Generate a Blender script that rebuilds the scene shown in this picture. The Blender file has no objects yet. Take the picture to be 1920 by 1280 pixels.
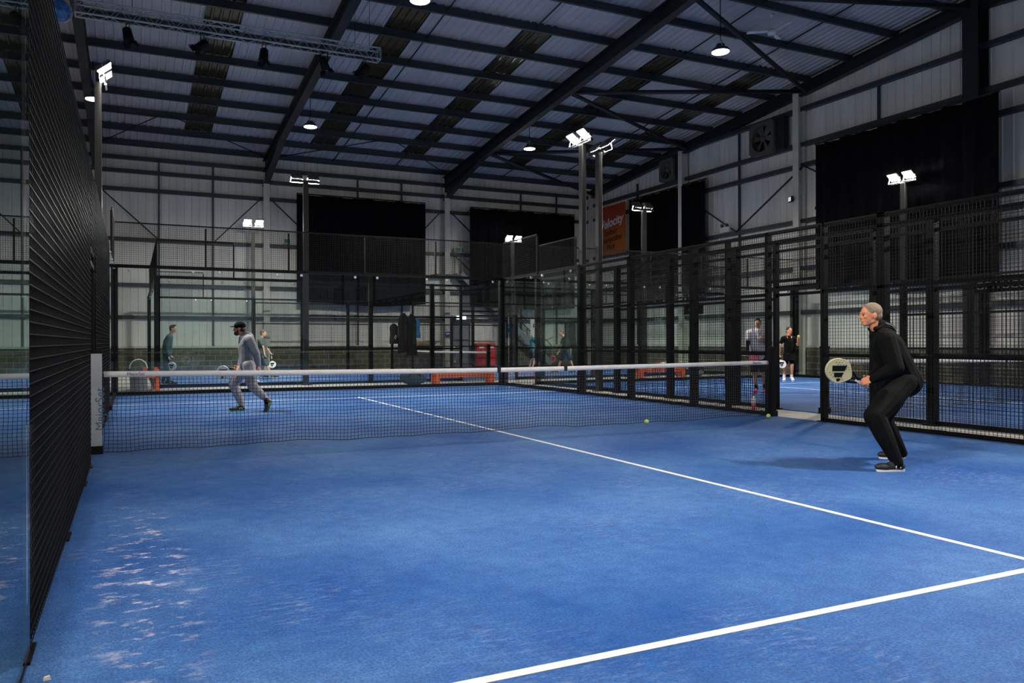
import bpy, math, random
from mathutils import Vector, Matrix, Quaternion
random.seed(7)
SC = bpy.context.scene
COL = SC.collection
PI = math.pi

# ------------------------------------------------------------------ camera
cam_data = bpy.data.cameras.new('camera')
cam_data.sensor_width = 36.0
cam_data.lens = 36.0 * 1424.2 / 1920.0
cam_data.shift_x = 76.5 / 1920.0
cam_data.clip_start = 0.05
cam_data.clip_end = 200
cam = bpy.data.objects.new('camera', cam_data)
COL.objects.link(cam)
YAW, ROLL = 0.4199, -0.0023
cam.matrix_world = (Matrix.Translation((0.36, -9.483, 1.246)) @ Matrix.Rotation(-YAW, 4, 'Z')
                    @ Matrix.Rotation(PI / 2, 4, 'X') @ Matrix.Rotation(ROLL, 4, 'Z'))
SC.camera = cam

# ------------------------------------------------------------------ world, exposure
world = bpy.data.worlds.new('night')
SC.world = world
world.use_nodes = True
world.node_tree.nodes['Background'].inputs[0].default_value = (0.35, 0.4, 0.6, 1)
world.node_tree.nodes['Background'].inputs[1].default_value = 0.0
vs = SC.view_settings
vs.view_transform = 'Standard'
vs.look = 'None'
vs.exposure = 0.6
vs.gamma = 1.0
vs.use_curve_mapping = False
try:
    SC.cycles.transparent_max_bounces = 32
    SC.cycles.max_bounces = 8
    SC.cycles.use_denoising = True
    SC.cycles.sample_clamp_indirect = 6.0
except Exception:
    pass
FLOOD_W = 106.0      # each floodlight head
BAY_W = 5.0        # each high bay pendant

# ------------------------------------------------------------------ materials
def new_mat(name):
    m = bpy.data.materials.new(name)
    m.use_nodes = True
    return m, m.node_tree.nodes, m.node_tree.links, m.node_tree.nodes['Principled BSDF']

def plain(name, col, rough=0.6, metal=0.0, var=0.0, scale=8.0, bump=0.0, bscale=60.0, spec=0.5, stretch=None):
    m, N, L, P = new_mat(name)
    P.inputs['Base Color'].default_value = (*col, 1)
    P.inputs['Roughness'].default_value = rough
    P.inputs['Metallic'].default_value = metal
    P.inputs['Specular IOR Level'].default_value = spec
    tc = N.new('ShaderNodeTexCoord')
    mp = N.new('ShaderNodeMapping')
    L.new(tc.outputs['Object'], mp.inputs[0])
    if stretch:
        mp.inputs['Scale'].default_value = stretch
    if var > 0:
        n = N.new('ShaderNodeTexNoise')
        n.inputs['Scale'].default_value = scale
        n.inputs['Detail'].default_value = 5
        L.new(mp.outputs[0], n.inputs['Vector'])
        r = N.new('ShaderNodeValToRGB')
        r.color_ramp.elements[0].position = 0.3
        r.color_ramp.elements[1].position = 0.7
        r.color_ramp.elements[0].color = (*[c * (1 - var) for c in col], 1)
        r.color_ramp.elements[1].color = (*[min(1, c * (1 + var)) for c in col], 1)
        L.new(n.outputs['Fac'], r.inputs[0])
        L.new(r.outputs[0], P.inputs['Base Color'])
    if bump > 0:
        n2 = N.new('ShaderNodeTexNoise')
        n2.inputs['Scale'].default_value = bscale
        n2.inputs['Detail'].default_value = 3
        L.new(mp.outputs[0], n2.inputs['Vector'])
        b = N.new('ShaderNodeBump')
        b.inputs['Strength'].default_value = bump
        b.inputs['Distance'].default_value = 0.01
        L.new(n2.outputs['Fac'], b.inputs['Height'])
        L.new(b.outputs[0], P.inputs['Normal'])
    return m

def emit(name, col, s):
    m, N, L, P = new_mat(name)
    P.inputs['Base Color'].default_value = (*col, 1)
    P.inputs['Emission Color'].default_value = (*col, 1)
    P.inputs['Emission Strength'].default_value = s
    return m

def pane(name, tint, strength=1.0):
    m = bpy.data.materials.new(name)
    m.use_nodes = True
    N, L = m.node_tree.nodes, m.node_tree.links
    N.remove(N['Principled BSDF'])
    out = N['Material Output']
    g = N.new('ShaderNodeNewGeometry')
    d = N.new('ShaderNodeVectorMath'); d.operation = 'DOT_PRODUCT'
    L.new(g.outputs['Normal'], d.inputs[0]); L.new(g.outputs['Incoming'], d.inputs[1])
    a = N.new('ShaderNodeMath'); a.operation = 'ABSOLUTE'
    L.new(d.outputs['Value'], a.inputs[0])
    s = N.new('ShaderNodeMath'); s.operation = 'SUBTRACT'; s.inputs[0].default_value = 1.0
    L.new(a.outputs[0], s.inputs[1])
    p = N.new('ShaderNodeMath'); p.operation = 'POWER'; p.inputs[1].default_value = 5.0
    L.new(s.outputs[0], p.inputs[0])
    mm = N.new('ShaderNodeMath'); mm.operation = 'MULTIPLY_ADD'
    mm.inputs[1].default_value = 0.96 * strength; mm.inputs[2].default_value = 0.07
    L.new(p.outputs[0], mm.inputs[0])
    t = N.new('ShaderNodeBsdfTransparent'); t.inputs[0].default_value = (*tint, 1)
    gl = N.new('ShaderNodeBsdfGlossy'); gl.inputs['Roughness'].default_value = 0.0
    gl.inputs['Color'].default_value = (0.9, 1, 0.97, 1)
    mix = N.new('ShaderNodeMixShader')
    bf = N.new('ShaderNodeMath'); bf.operation = 'SUBTRACT'; bf.inputs[0].default_value = 1.0
    L.new(g.outputs['Backfacing'], bf.inputs[1])
    fm = N.new('ShaderNodeMath'); fm.operation = 'MULTIPLY'
    L.new(mm.outputs[0], fm.inputs[0]); L.new(bf.outputs[0], fm.inputs[1])
    L.new(fm.outputs[0], mix.inputs[0]); L.new(t.outputs[0], mix.inputs[1]); L.new(gl.outputs[0], mix.inputs[2])
    L.new(mix.outputs[0], out.inputs['Surface'])
    return m

def turf_mat():
    m, N, L, P = new_mat('blue_turf')
    tc = N.new('ShaderNodeTexCoord')
    def noise(sc, det=4, rough=0.6, stretch=None):
        mp = N.new('ShaderNodeMapping')
        L.new(tc.outputs['Object'], mp.inputs[0])
        if stretch: mp.inputs['Scale'].default_value = stretch
        n = N.new('ShaderNodeTexNoise')
        n.inputs['Scale'].default_value = sc; n.inputs['Detail'].default_value = det
        n.inputs['Roughness'].default_value = rough
        L.new(mp.outputs[0], n.inputs['Vector'])
        return n.outputs['Fac']
    def ramp(fac, a, b, ca, cb):
        r = N.new('ShaderNodeValToRGB')
        r.color_ramp.elements[0].position = a; r.color_ramp.elements[1].position = b
        r.color_ramp.elements[0].color = ca; r.color_ramp.elements[1].color = cb
        L.new(fac, r.inputs[0]); return r.outputs[0]
    def mix(f, a, b, mode='MIX'):
        x = N.new('ShaderNodeMix'); x.data_type = 'RGBA'; x.blend_type = mode
        if isinstance(f, float): x.inputs[0].default_value = f
        else: L.new(f, x.inputs[0])
        L.new(a, x.inputs[6]); L.new(b, x.inputs[7]); return x.outputs[2]
    base = ramp(noise(0.55, 4, 0.55), 0.35, 0.68, (0.009, 0.070, 0.27, 1), (0.056, 0.150, 0.37, 1))
    fib = ramp(noise(75, 3, 0.7), 0.30, 0.72, (0.45, 0.50, 0.55, 1), (1.5, 1.45, 1.35, 1))
    c = mix(1.0, base, fib, 'MULTIPLY')
    mid = ramp(noise(9, 5, 0.7), 0.30, 0.75, (0.72, 0.75, 0.8, 1), (1.25, 1.22, 1.15, 1))
    c = mix(1.0, c, mid, 'MULTIPLY')
    # pale sand left in the pile, in drifts
    sand_big = ramp(noise(0.75, 5, 0.65), 0.48, 0.72, (0, 0, 0, 1), (1, 1, 1, 1))
    sand_fine = ramp(noise(16, 6, 0.75, (0.6, 2.2, 1)), 0.50, 0.68, (0, 0, 0, 1), (1, 1, 1, 1))
    f = N.new('ShaderNodeMath'); f.operation = 'MULTIPLY'
    L.new(sand_big, f.inputs[0]); L.new(sand_fine, f.inputs[1])
    f2 = N.new('ShaderNodeMath'); f2.operation = 'MULTIPLY'; f2.inputs[1].default_value = 0.62
    L.new(f.outputs[0], f2.inputs[0])
    sc = N.new('ShaderNodeRGB'); sc.outputs[0].default_value = (0.30, 0.36, 0.50, 1)
    c = mix(f2.outputs[0], c, sc.outputs[0])
    # strip of spilt sand along the left edge of the near half
    sep = N.new('ShaderNodeSeparateXYZ'); L.new(tc.outputs['Object'], sep.inputs[0])
    def band(sock, c0, w):
        a = N.new('ShaderNodeMath'); a.operation = 'SUBTRACT'; a.inputs[1].default_value = c0; L.new(sock, a.inputs[0])
        b = N.new('ShaderNodeMath'); b.operation = 'ABSOLUTE'; L.new(a.outputs[0], b.inputs[0])
        d = N.new('ShaderNodeMath'); d.operation = 'DIVIDE'; d.inputs[1].default_value = w; L.new(b.outputs[0], d.inputs[0])
        e = N.new('ShaderNodeMath'); e.operation = 'SUBTRACT'; e.inputs[0].default_value = 1.0; e.use_clamp = True; L.new(d.outputs[0], e.inputs[1])
        return e.outputs[0]
    bx, by = band(sep.outputs[0], 0.42, 0.30), band(sep.outputs[1], -4.9, 2.2)
    g = N.new('ShaderNodeMath'); g.operation = 'MULTIPLY'; L.new(bx, g.inputs[0]); L.new(by, g.inputs[1])
    g2 = N.new('ShaderNodeMath'); g2.operation = 'MULTIPLY'; L.new(g.outputs[0], g2.inputs[0])
    sf2 = ramp(noise(8, 6, 0.75, (0.7, 1.15, 1)), 0.54, 0.66, (0, 0, 0, 1), (2.2, 2.2, 2.2, 1))
    L.new(sf2, g2.inputs[1])
    g3 = N.new('ShaderNodeMath'); g3.operation = 'MULTIPLY'; g3.inputs[1].default_value = 0.7; g3.use_clamp = True
    L.new(g2.outputs[0], g3.inputs[0])
    sc2 = N.new('ShaderNodeRGB'); sc2.outputs[0].default_value = (0.62, 0.56, 0.62, 1)
    c = mix(g3.outputs[0], c, sc2.outputs[0])
    L.new(c, P.inputs['Base Color'])
    P.inputs['Roughness'].default_value = 0.75
    P.inputs['Specular IOR Level'].default_value = 0.2
    P.inputs['Sheen Weight'].default_value = 0.0
    bn = N.new('ShaderNodeTexNoise'); bn.inputs['Scale'].default_value = 140; bn.inputs['Detail'].default_value = 2
    L.new(tc.outputs['Object'], bn.inputs['Vector'])
    b = N.new('ShaderNodeBump'); b.inputs['Strength'].default_value = 0.6; b.inputs['Distance'].default_value = 0.01
    L.new(bn.outputs['Fac'], b.inputs['Height']); L.new(b.outputs[0], P.inputs['Normal'])
    return m

def block_mat():
    m, N, L, P = new_mat('concrete_block')
    tc = N.new('ShaderNodeTexCoord')
    sep = N.new('ShaderNodeSeparateXYZ'); L.new(tc.outputs['Object'], sep.inputs[0])
    add = N.new('ShaderNodeMath'); add.operation = 'ADD'; L.new(sep.outputs[0], add.inputs[0]); L.new(sep.outputs[1], add.inputs[1])
    cmb = N.new('ShaderNodeCombineXYZ'); L.new(add.outputs[0], cmb.inputs[0]); L.new(sep.outputs[2], cmb.inputs[1])
    br = N.new('ShaderNodeTexBrick')
    L.new(cmb.outputs[0], br.inputs['Vector'])
    br.inputs['Scale'].default_value = 1.0
    br.inputs['Brick Width'].default_value = 0.45
    br.inputs['Row Height'].default_value = 0.225
    br.inputs['Mortar Size'].default_value = 0.012
    br.inputs['Mortar Smooth'].default_value = 0.2
    br.inputs['Color1'].default_value = (0.085, 0.085, 0.062, 1)
    br.inputs['Color2'].default_value = (0.125, 0.120, 0.085, 1)
    br.inputs['Mortar'].default_value = (0.30, 0.28, 0.20, 1)
    n = N.new('ShaderNodeTexNoise'); n.inputs['Scale'].default_value = 30; n.inputs['Detail'].default_value = 4
    L.new(tc.outputs['Object'], n.inputs['Vector'])
    x = N.new('ShaderNodeMix'); x.data_type = 'RGBA'; x.blend_type = 'OVERLAY'; x.inputs[0].default_value = 0.35
    L.new(br.outputs['Color'], x.inputs[6]); L.new(n.outputs['Color'], x.inputs[7])
    L.new(x.outputs[2], P.inputs['Base Color'])
    P.inputs['Roughness'].default_value = 0.9
    b = N.new('ShaderNodeBump'); b.inputs['Strength'].default_value = 0.5; b.inputs['Distance'].default_value = 0.01
    b.invert = True
    L.new(br.outputs['Fac'], b.inputs['Height']); L.new(b.outputs[0], P.inputs['Normal'])
    return m

M = {
 'turf': turf_mat(),
 'line': plain('white_line', (0.64, 0.63, 0.60), 0.8, var=0.12, scale=25, bump=0.3, bscale=120),
 'floor': plain('concrete_floor', (0.52, 0.49, 0.43), 0.75, var=0.15, scale=3, bump=0.1),
 'clad': plain('white_cladding', (0.83, 0.81, 0.74), 0.45, var=0.10, scale=1.3, stretch=(1.5, 1.5, 0.25)),
 'roof': plain('roof_liner', (0.56, 0.52, 0.54), 0.5, var=0.07, scale=1.2),
 'rooflight': plain('dark_rooflight', (0.055, 0.044, 0.022), 0.20, var=0.12, scale=1.5, spec=0.8),
 'slate': plain('slate_painted_steel', (0.034, 0.044, 0.054), 0.5, var=0.10, scale=2),
 'slate_dark': plain('dark_painted_steel', (0.012, 0.014, 0.018), 0.5, var=0.1, scale=2),
 'cream': plain('cream_painted_steel', (0.66, 0.64, 0.56), 0.5, var=0.08, scale=3),
 'block': block_mat(),
 'flash': plain('pale_flashing', (0.62, 0.62, 0.58), 0.5, var=0.1, scale=5),
 'black': plain('black_powder_coat', (0.0030, 0.0032, 0.0035), 0.45, var=0.15, scale=20, spec=0.16),
 'wire': plain('black_wire', (0.0045, 0.0045, 0.0042), 0.5, spec=0.2),
 'net': plain('black_net_cord', (0.010, 0.011, 0.014), 0.75),
 'band': plain('white_net_band', (0.90, 0.86, 0.82), 0.75, var=0.06, scale=9, bump=0.3, bscale=12),
 'silver': plain('silver_metal', (0.48, 0.50, 0.50), 0.35, metal=0.7, var=0.1, scale=6),
 'pole': plain('dark_grey_pole_paint', (0.013, 0.0125, 0.0115), 0.38, var=0.1, scale=5),
 'bolt': plain('steel_bolt', (0.75, 0.76, 0.76), 0.25, metal=0.8),
 'glass': pane('court_glass', (0.955, 0.982, 0.974)),
 'curtain': plain('black_curtain', (0.004, 0.004, 0.005), 0.95, var=0.3, scale=3, spec=0.1),
 'orange': plain('orange_bench_steel', (0.80, 0.13, 0.025), 0.45, var=0.1, scale=8),
 'red': plain('red_cabinet', (0.55, 0.03, 0.035), 0.4, var=0.1, scale=6),
 'white': plain('white_plastic', (0.80, 0.80, 0.78), 0.5, var=0.05, scale=10),
 'grey': plain('grey_plastic', (0.20, 0.20, 0.21), 0.55, var=0.12, scale=8),
 'darkgrey': plain('dark_grey_plastic', (0.05, 0.05, 0.055), 0.5, var=0.15, scale=8),
 'head': emit('floodlight_glass', (1.0, 0.97, 0.90), 60.0),
 'bay': emit('pendant_diffuser', (1.0, 0.96, 0.90), 9.0),
 'lit_sign': emit('lit_sign_face', (0.75, 0.88, 1.0), 1.6),
 'door': plain('grey_door_paint', (0.22, 0.24, 0.27), 0.5, var=0.08, scale=4),
}

# ------------------------------------------------------------------ mesh builder
class MB:
    def __init__(s): s.v = []; s.f = []; s.mi = []
    def add(s, vs, fs, mi=0):
        o = len(s.v); s.v += [tuple(v) for v in vs]
        s.f += [tuple(i + o for i in f) for f in fs]; s.mi += [mi] * len(fs); return s
    def box(s, x0, x1, y0, y1, z0, z1, mi=0):
        return s.add([(x0,y0,z0),(x1,y0,z0),(x1,y1,z0),(x0,y1,z0),(x0,y0,z1),(x1,y0,z1),(x1,y1,z1),(x0,y1,z1)],
                     [(0,3,2,1),(4,5,6,7),(0,1,5,4),(1,2,6,5),(2,3,7,6),(3,0,4,7)], mi)
    def bar(s, p, q, w, h=None, up=(0, 0, 1), mi=0):
        h = w if h is None else h
        p, q = Vector(p), Vector(q); d = (q - p).normalized(); up = Vector(up)
        if abs(d.dot(up)) > 0.99: up = Vector((1, 0, 0))
        a = d.cross(up).normalized() * w / 2; b = a.cross(d).normalized() * h / 2
        vs = [p-a-b, p+a-b, p+a+b, p-a+b, q-a-b, q+a-b, q+a+b, q-a+b]
        return s.add(vs, [(0,3,2,1),(4,5,6,7),(0,1,5,4),(1,2,6,5),(2,3,7,6),(3,0,4,7)], mi)
    def tube(s, pts, r, n=8, mi=0, cap=True):
        pts = [Vector(p) for p in pts]; rr = r if isinstance(r, (list, tuple)) else [r] * len(pts)
        rings = []; prev = None
        for i, p in enumerate(pts):
            d = (pts[min(i+1, len(pts)-1)] - pts[max(i-1, 0)]).normalized()
            if prev is None:
                u = Vector((0, 0, 1)) if abs(d.z) < 0.9 else Vector((1, 0, 0))
                a = d.cross(u).normalized()
            else:
                a = (prev - d * prev.dot(d)).normalized()
            prev = a; b = d.cross(a)
            rings.append([p + (a * math.cos(2*PI*k/n) + b * math.sin(2*PI*k/n)) * rr[i] for k in range(n)])
        vs = [v for r_ in rings for v in r_]; fs = []
        for i in range(len(pts) - 1):
            for k in range(n):
                fs.append((i*n+k, i*n+(k+1)%n, (i+1)*n+(k+1)%n, (i+1)*n+k))
        if cap:
            fs.append(tuple(range(n-1, -1, -1))); fs.append(tuple((len(pts)-1)*n + k for k in range(n)))
        return s.add(vs, fs, mi)
    def lathe(s, prof, c=(0, 0, 0), n=24, mi=0, axis='Z'):
        vs = []; fs = []
        for (r, z) in prof:
            for k in range(n):
                a = 2*PI*k/n
                q = (r*math.cos(a), r*math.sin(a), z)
                if axis == 'X': q = (q[2], q[0], q[1])
                if axis == 'Y': q = (q[0], q[2], q[1])
                vs.append((c[0]+q[0], c[1]+q[1], c[2]+q[2]))
        for i in range(len(prof)-1):
            for k in range(n):
                fs.append((i*n+k, i*n+(k+1)%n, (i+1)*n+(k+1)%n, (i+1)*n+k))
        fs.append(tuple(range(n-1, -1, -1))); fs.append(tuple((len(prof)-1)*n+k for k in range(n)))
        return s.add(vs, fs, mi)
    def ell(s, c, r, rot=None, n=16, m=10, mi=0):
        c = Vector(c); vs = []; fs = []
        for i in range(m+1):
            t = PI*i/m
            for k in range(n):
                a = 2*PI*k/n
                v = Vector((r[0]*math.sin(t)*math.cos(a), r[1]*math.sin(t)*math.sin(a), r[2]*math.cos(t)))
                if rot is not None: v = rot @ v
                vs.append(c + v)
        for i in range(m):
            for k in range(n):
                fs.append((i*n+k, (i+1)*n+k, (i+1)*n+(k+1)%n, i*n+(k+1)%n))
        return s.add(vs, fs, mi)
    def cap(s, p, q, r0, r1, n=12, mi=0):
        """closed tapered capsule"""
        p, q = Vector(p), Vector(q); d = q - p; L = d.length
        if L < 1e-5: return s.ell(p, (r0, r0, r0))
        d /= L; pts = []; rr = []
        for k in range(5):
            t = PI/2*k/4; pts.append(p - d*r0*math.cos(t)); rr.append(max(r0*math.sin(t), r0*0.02))
        for k in range(1, 4):
            pts.append(p + d*L*k/4); rr.append(r0 + (r1-r0)*k/4)
        for k in range(4, -1, -1):
            t = PI/2*k/4; pts.append(q + d*r1*math.cos(t)); rr.append(max(r1*math.sin(t), r1*0.02))
        return s.tube(pts, rr, n, mi)
    def chain(s, pts, rad):
        for i in range(len(pts)-1): s.cap(pts[i], pts[i+1], rad[i], rad[i+1])
        return s
    def prism(s, outline, y0, y1, mi=0):
        """outline in XZ extruded along Y"""
        n = len(outline)
        vs = [(x, y0, z) for x, z in outline] + [(x, y1, z) for x, z in outline]
        fs = [tuple(range(n)), tuple(range(2*n-1, n-1, -1))]
        fs += [(k, k+n, (k+1) % n + n, (k+1) % n) for k in range(n)]
        return s.add(vs, fs, mi)
    def build(s, name, mats, parent=None, smooth=False, loc=None, **kw):
        me = bpy.data.meshes.new(name); me.from_pydata(s.v, [], s.f); me.update()
        for m in (mats if isinstance(mats, (list, tuple)) else [mats]):
            me.materials.append(M[m] if isinstance(m, str) else m)
        for p, i in zip(me.polygons, s.mi): p.material_index = i; p.use_smooth = smooth
        o = bpy.data.objects.new(name, me); COL.objects.link(o)
        if parent is not None: o.parent = parent
        if loc is not None: o.location = loc
        tag(o, **kw)
        return o

def tag(o, label=None, cat=None, group=None, kind=None):
    if label: o['label'] = label
    if cat: o['category'] = cat
    if group: o['group'] = group
    if kind: o['kind'] = kind
    return o

def thing(name, loc, rz=0.0, **kw):
    o = bpy.data.objects.new(name, None); COL.objects.link(o)
    o.empty_display_size = 0.2; o.location = loc; o.rotation_euler = (0, 0, rz)
    return tag(o, **kw)

def copy_tree(o, parent=None):
    kids = [c for c in KIDS(o)]
    c = o.copy(); COL.objects.link(c); c.parent = parent
    for k in kids: copy_tree(k, c)
    return c
def KIDS(o): return [x for x in COL.objects if x.parent == o]

def chamfer(o, w=0.004, seg=2):
    b = o.modifiers.new('bevel', 'BEVEL'); b.width = w; b.segments = seg; b.limit_method = 'ANGLE'
    return o

def text_obj(name, body, size, mat, parent, loc, rot, extrude=0.002, shear=0.0, align='CENTER', sx=1.0, label=None, bold=0.0):
    cu = bpy.data.curves.new(name, 'FONT'); cu.body = body; cu.size = size; cu.extrude = extrude
    cu.shear = shear; cu.align_x = align; cu.align_y = 'CENTER'; cu.offset = bold
    o = bpy.data.objects.new(name, cu); COL.objects.link(o)
    dg = bpy.context.evaluated_depsgraph_get()
    me = bpy.data.meshes.new_from_object(o.evaluated_get(dg)); me.name = name
    bpy.data.objects.remove(o)
    me.materials.clear(); me.materials.append(M[mat] if isinstance(mat, str) else mat)
    o = bpy.data.objects.new(name, me); COL.objects.link(o)
    o.parent = parent; o.location = loc; o.rotation_euler = rot; o.scale = (sx, 1, 1)
    if label: o['label'] = label
    return o

# ------------------------------------------------------------------ the hall
XL, XR, YB, YF = -11.35, 22.95, 25.0, -25.0
RIDGE_Y = 4.6
def roof_z(y):                       # height of the liner sheet
    return 9.45 + 0.098 * ((YB - y) if y > RIDGE_Y else (YB - RIDGE_Y) - (RIDGE_Y - y) * 1.0)

f = MB(); f.box(XL, XR, YF, YB, -0.16, -0.014)
f.build('floor', 'floor', kind='structure')

# profiled sheets: ribs are real geometry
def ribbed(w0, w1, pitch, rib, depth):
    pts = []; x = w0
    while x < w1:
        for dx, d in ((0, 0), (pitch - rib*2, 0), (pitch - rib*1.5, depth), (pitch - rib*0.5, depth)):
            pts.append((min(x + dx, w1), d))
        x += pitch
    pts.append((w1, 0))
    return pts
STRIPS = [-6.8, 2.27, 7.30, 11.37, 16.50, 20.45]
SW = 1.02
def in_strip(x): return any(s - 0.01 <= x <= s + SW for s in STRIPS)

def roof_sheet(x0, x1, y0, y1, mb):
    pr = ribbed(x0, x1, 0.25, 0.05, 0.035)
    n = len(pr)
    vs = [(x, y0, roof_z(y0) + 0.04 - d) for x, d in pr] + [(x, y1, roof_z(y1) + 0.04 - d) for x, d in pr]
    mb.add(vs, [(i, i+1, n+i+1, n+i) for i in range(n-1)])
    # outer skin so that the sheet has thickness
    a = 0.12
    mb.add([(x0, y0, roof_z(y0)+a), (x1, y0, roof_z(y0)+a), (x1, y1, roof_z(y1)+a), (x0, y1, roof_z(y1)+a)], [(0, 1, 2, 3)])
SY0, SY1 = 10.69, 22.73          # the rooflights run only between these purlins
rf = MB()
edges = [XL] + sorted(sum([[s, s+SW] for s in STRIPS], [])) + [XR]
for (ya, yb) in ((YF, RIDGE_Y), (RIDGE_Y, SY0), (SY1, YB)): roof_sheet(XL, XR, ya, yb, rf)
for i in range(0, len(edges), 2): roof_sheet(edges[i], edges[i+1], SY0, SY1, rf)
rf.build('ceiling', 'roof', kind='structure')
for k, s in enumerate(STRIPS):
    mb = MB(); roof_sheet(s, s+SW, SY0, SY1, mb)
    mb.build('window_%d' % (k+1), 'rooflight', kind='structure')

def wall_mesh(axis, pos, a0, a1, z0, ztop, sign):
    """ribbed vertical sheet; axis 'x' runs along X at y=pos"""
    mb = MB(); pr = ribbed(a0, a1, 0.30, 0.03, 0.03)
    def P(a, d, z): return (a, pos - sign*d, z) if axis == 'x' else (pos - sign*d, a, z)
    n = len(pr)
    vs = [P(a, d, z0) for a, d in pr] + [P(a, d, ztop(a)) for a, d in pr]
    mb.add(vs, [(i, i+1, n+i+1, n+i) for i in range(n-1)])
    back = [P(a0, -0.12, z0), P(a1, -0.12, z0), P(a1, -0.12, ztop(a1)), P(a0, -0.12, ztop(a0))]
    if axis == 'y': back = [P(a0, -0.12, z0), P(a1, -0.12, z0), P(a1, -0.12, ztop(a1)), P(RIDGE_Y, -0.12, ztop(RIDGE_Y)), P(a0, -0.12, ztop(a0))]
    mb.add(back, [tuple(range(len(back)))])
    return mb
BZ = 1.03
wb = wall_mesh('x', YB, XL, XR, BZ, lambda a: roof_z(YB), 1).build('wall_back', 'clad', kind='structure')
wr = wall_mesh('y', XR, YF, YB, BZ, roof_z, 1).build('wall_right', 'clad', kind='structure')
wl = wall_mesh('y', XL, YF, YB, BZ, roof_z, -1).build('wall_left', 'clad', kind='structure')
wf = wall_mesh('x', YF, XL, XR, BZ, lambda a: roof_z(YF), -1).build('wall_front', 'clad', kind='structure')
for par, bx, fx in ((wb, (XL, XR, YB-0.06, YB+0.12), (XL, XR, YB-0.11, YB+0.05)),
                    (wr, (XR-0.06, XR+0.12, YF, YB-0.06), (XR-0.11, XR+0.05, YF, YB-0.11)),
                    (wl, (XL-0.12, XL+0.06, YF, YB-0.06), (XL-0.05, XL+0.11, YF, YB-0.11)),
                    (wf, (XL, XR, YF-0.12, YF+0.06), (XL, XR, YF-0.05, YF+0.11))):
    MB().box(*bx, -0.014, BZ-0.03).build('blockwork', 'block', par, kind='structure')
    MB().box(*fx, BZ-0.03, BZ+0.05).build('flashing', 'flash', par, kind='structure')

def hsec(mb, x, y, z0, z1, w=0.30, d=0.30, along='x', t=0.03):
    """H section column, flanges square to the wall"""
    if along == 'x':
        mb.box(x-w/2, x+w/2, y-d/2, y-d/2+t, z0, z1); mb.box(x-w/2, x+w/2, y+d/2-t, y+d/2, z0, z1); mb.box(x-t/2, x+t/2, y-d/2+t, y+d/2-t, z0, z1)
    else:
        mb.box(x-d/2, x-d/2+t, y-w/2, y+w/2, z0, z1); mb.box(x+d/2-t, x+d/2, y-w/2, y+w/2, z0, z1); mb.box(x-d/2+t, x+d/2-t, y-t/2, y+t/2, z0, z1)
    return mb
FRAMES = (-7.7, -0.95, 5.75, 14.3)
for x in FRAMES:
    c = hsec(MB(), x, YB-0.30, -0.014, 8.45, 0.26, 0.34, 'x').build('steel_column', 'cream', kind='structure')
GABLE = (24.75, 17.4, 11.0, -2.0, -8.5, -15.5)
for y in GABLE:
    hsec(MB(), XR-0.30, y, -0.014, roof_z(y)-0.55, 0.26, 0.34, 'y').build('steel_column', 'cream', kind='structure')
hsec(MB(), XR-0.34, 4.6, -0.014, roof_z(4.6)-0.5, 0.45, 0.5, 'y').build('steel_column', 'slate_dark', kind='structure')

def isec(mb, p, q, depth, w, t=0.03):
    p, q = Vector(p), Vector(q)
    up = Vector((0, 0, 1))
    mb.bar(p + up*(depth/2 - t/2), q + up*(depth/2 - t/2), w, t)
    mb.bar(p - up*(depth/2 - t/2), q - up*(depth/2 - t/2), w, t)
    mb.bar(p, q, t, depth - 2*t)
    return mb
# main rafters with a haunch at the eaves
for x in FRAMES + (XR-0.22, XL+0.22):
    mb = MB()
    inner = x in FRAMES
    dp = 0.50 if inner else 0.42
    for (ya, yb) in ((YB-0.15, RIDGE_Y), (RIDGE_Y, YF+0.15)):
        za, zb = roof_z(ya) - 0.235 - dp/2, roof_z(yb) - 0.235 - dp/2
        isec(mb, (x, ya, za), (x, yb, zb), dp, 0.26)
        if inner:
            s = -1 if ya > yb or yb == RIDGE_Y else 1
    if inner:
        for (ye, dy) in ((YB-0.15, -4.2), (YF+0.15, 4.2)):
            ze = roof_z(ye) - 0.235 - dp
            zi = roof_z(ye+dy) - 0.235 - dp
            mb.add([(x-0.015, ye, ze), (x-0.015, ye, ze-0.62), (x-0.015, ye+dy, zi), (x+0.015, ye, ze), (x+0.015, ye, ze-0.62), (x+0.015, ye+dy, zi)],
                   [(0, 1, 2), (5, 4, 3), (0, 3, 4, 1), (1, 4, 5, 2), (2, 5, 3, 0)])
            mb.bar((x, ye, ze-0.62), (x, ye+dy, zi), 0.26, 0.03)
    mb.build('steel_rafter', 'slate_dark', kind='structure')

# purlins
y = YB - 0.55
PUR = []
while y > RIDGE_Y + 0.2: PUR.append(y); y -= 1.72
y = RIDGE_Y - 0.35
while y > YF: PUR.append(y); y -= 1.72
for y in PUR:
    z = roof_z(y)
    mb = MB()
    mb.box(XL, XR, y-0.012, y+0.012, z-0.24, z-0.005)
    mb.box(XL, XR, y-0.08, y+0.012, z-0.255, z-0.235)
    mb.box(XL, XR, y-0.012, y+0.08, z-0.012, z+0.0)
    mb.build('roof_purlin', 'slate', kind='structure')
# thin sag rods between the purlins, two per bay
for x in (8.65, 11.55, 17.15, 19.85):
    if True:
        for (ya, yb) in ((YB-0.6, RIDGE_Y), (RIDGE_Y, YF+0.5)):
            MB().bar((x, ya, roof_z(ya)-0.10), (x, yb, roof_z(yb)-0.10), 0.035, 0.035).build('sag_rod', 'slate_dark', kind='structure')
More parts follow.
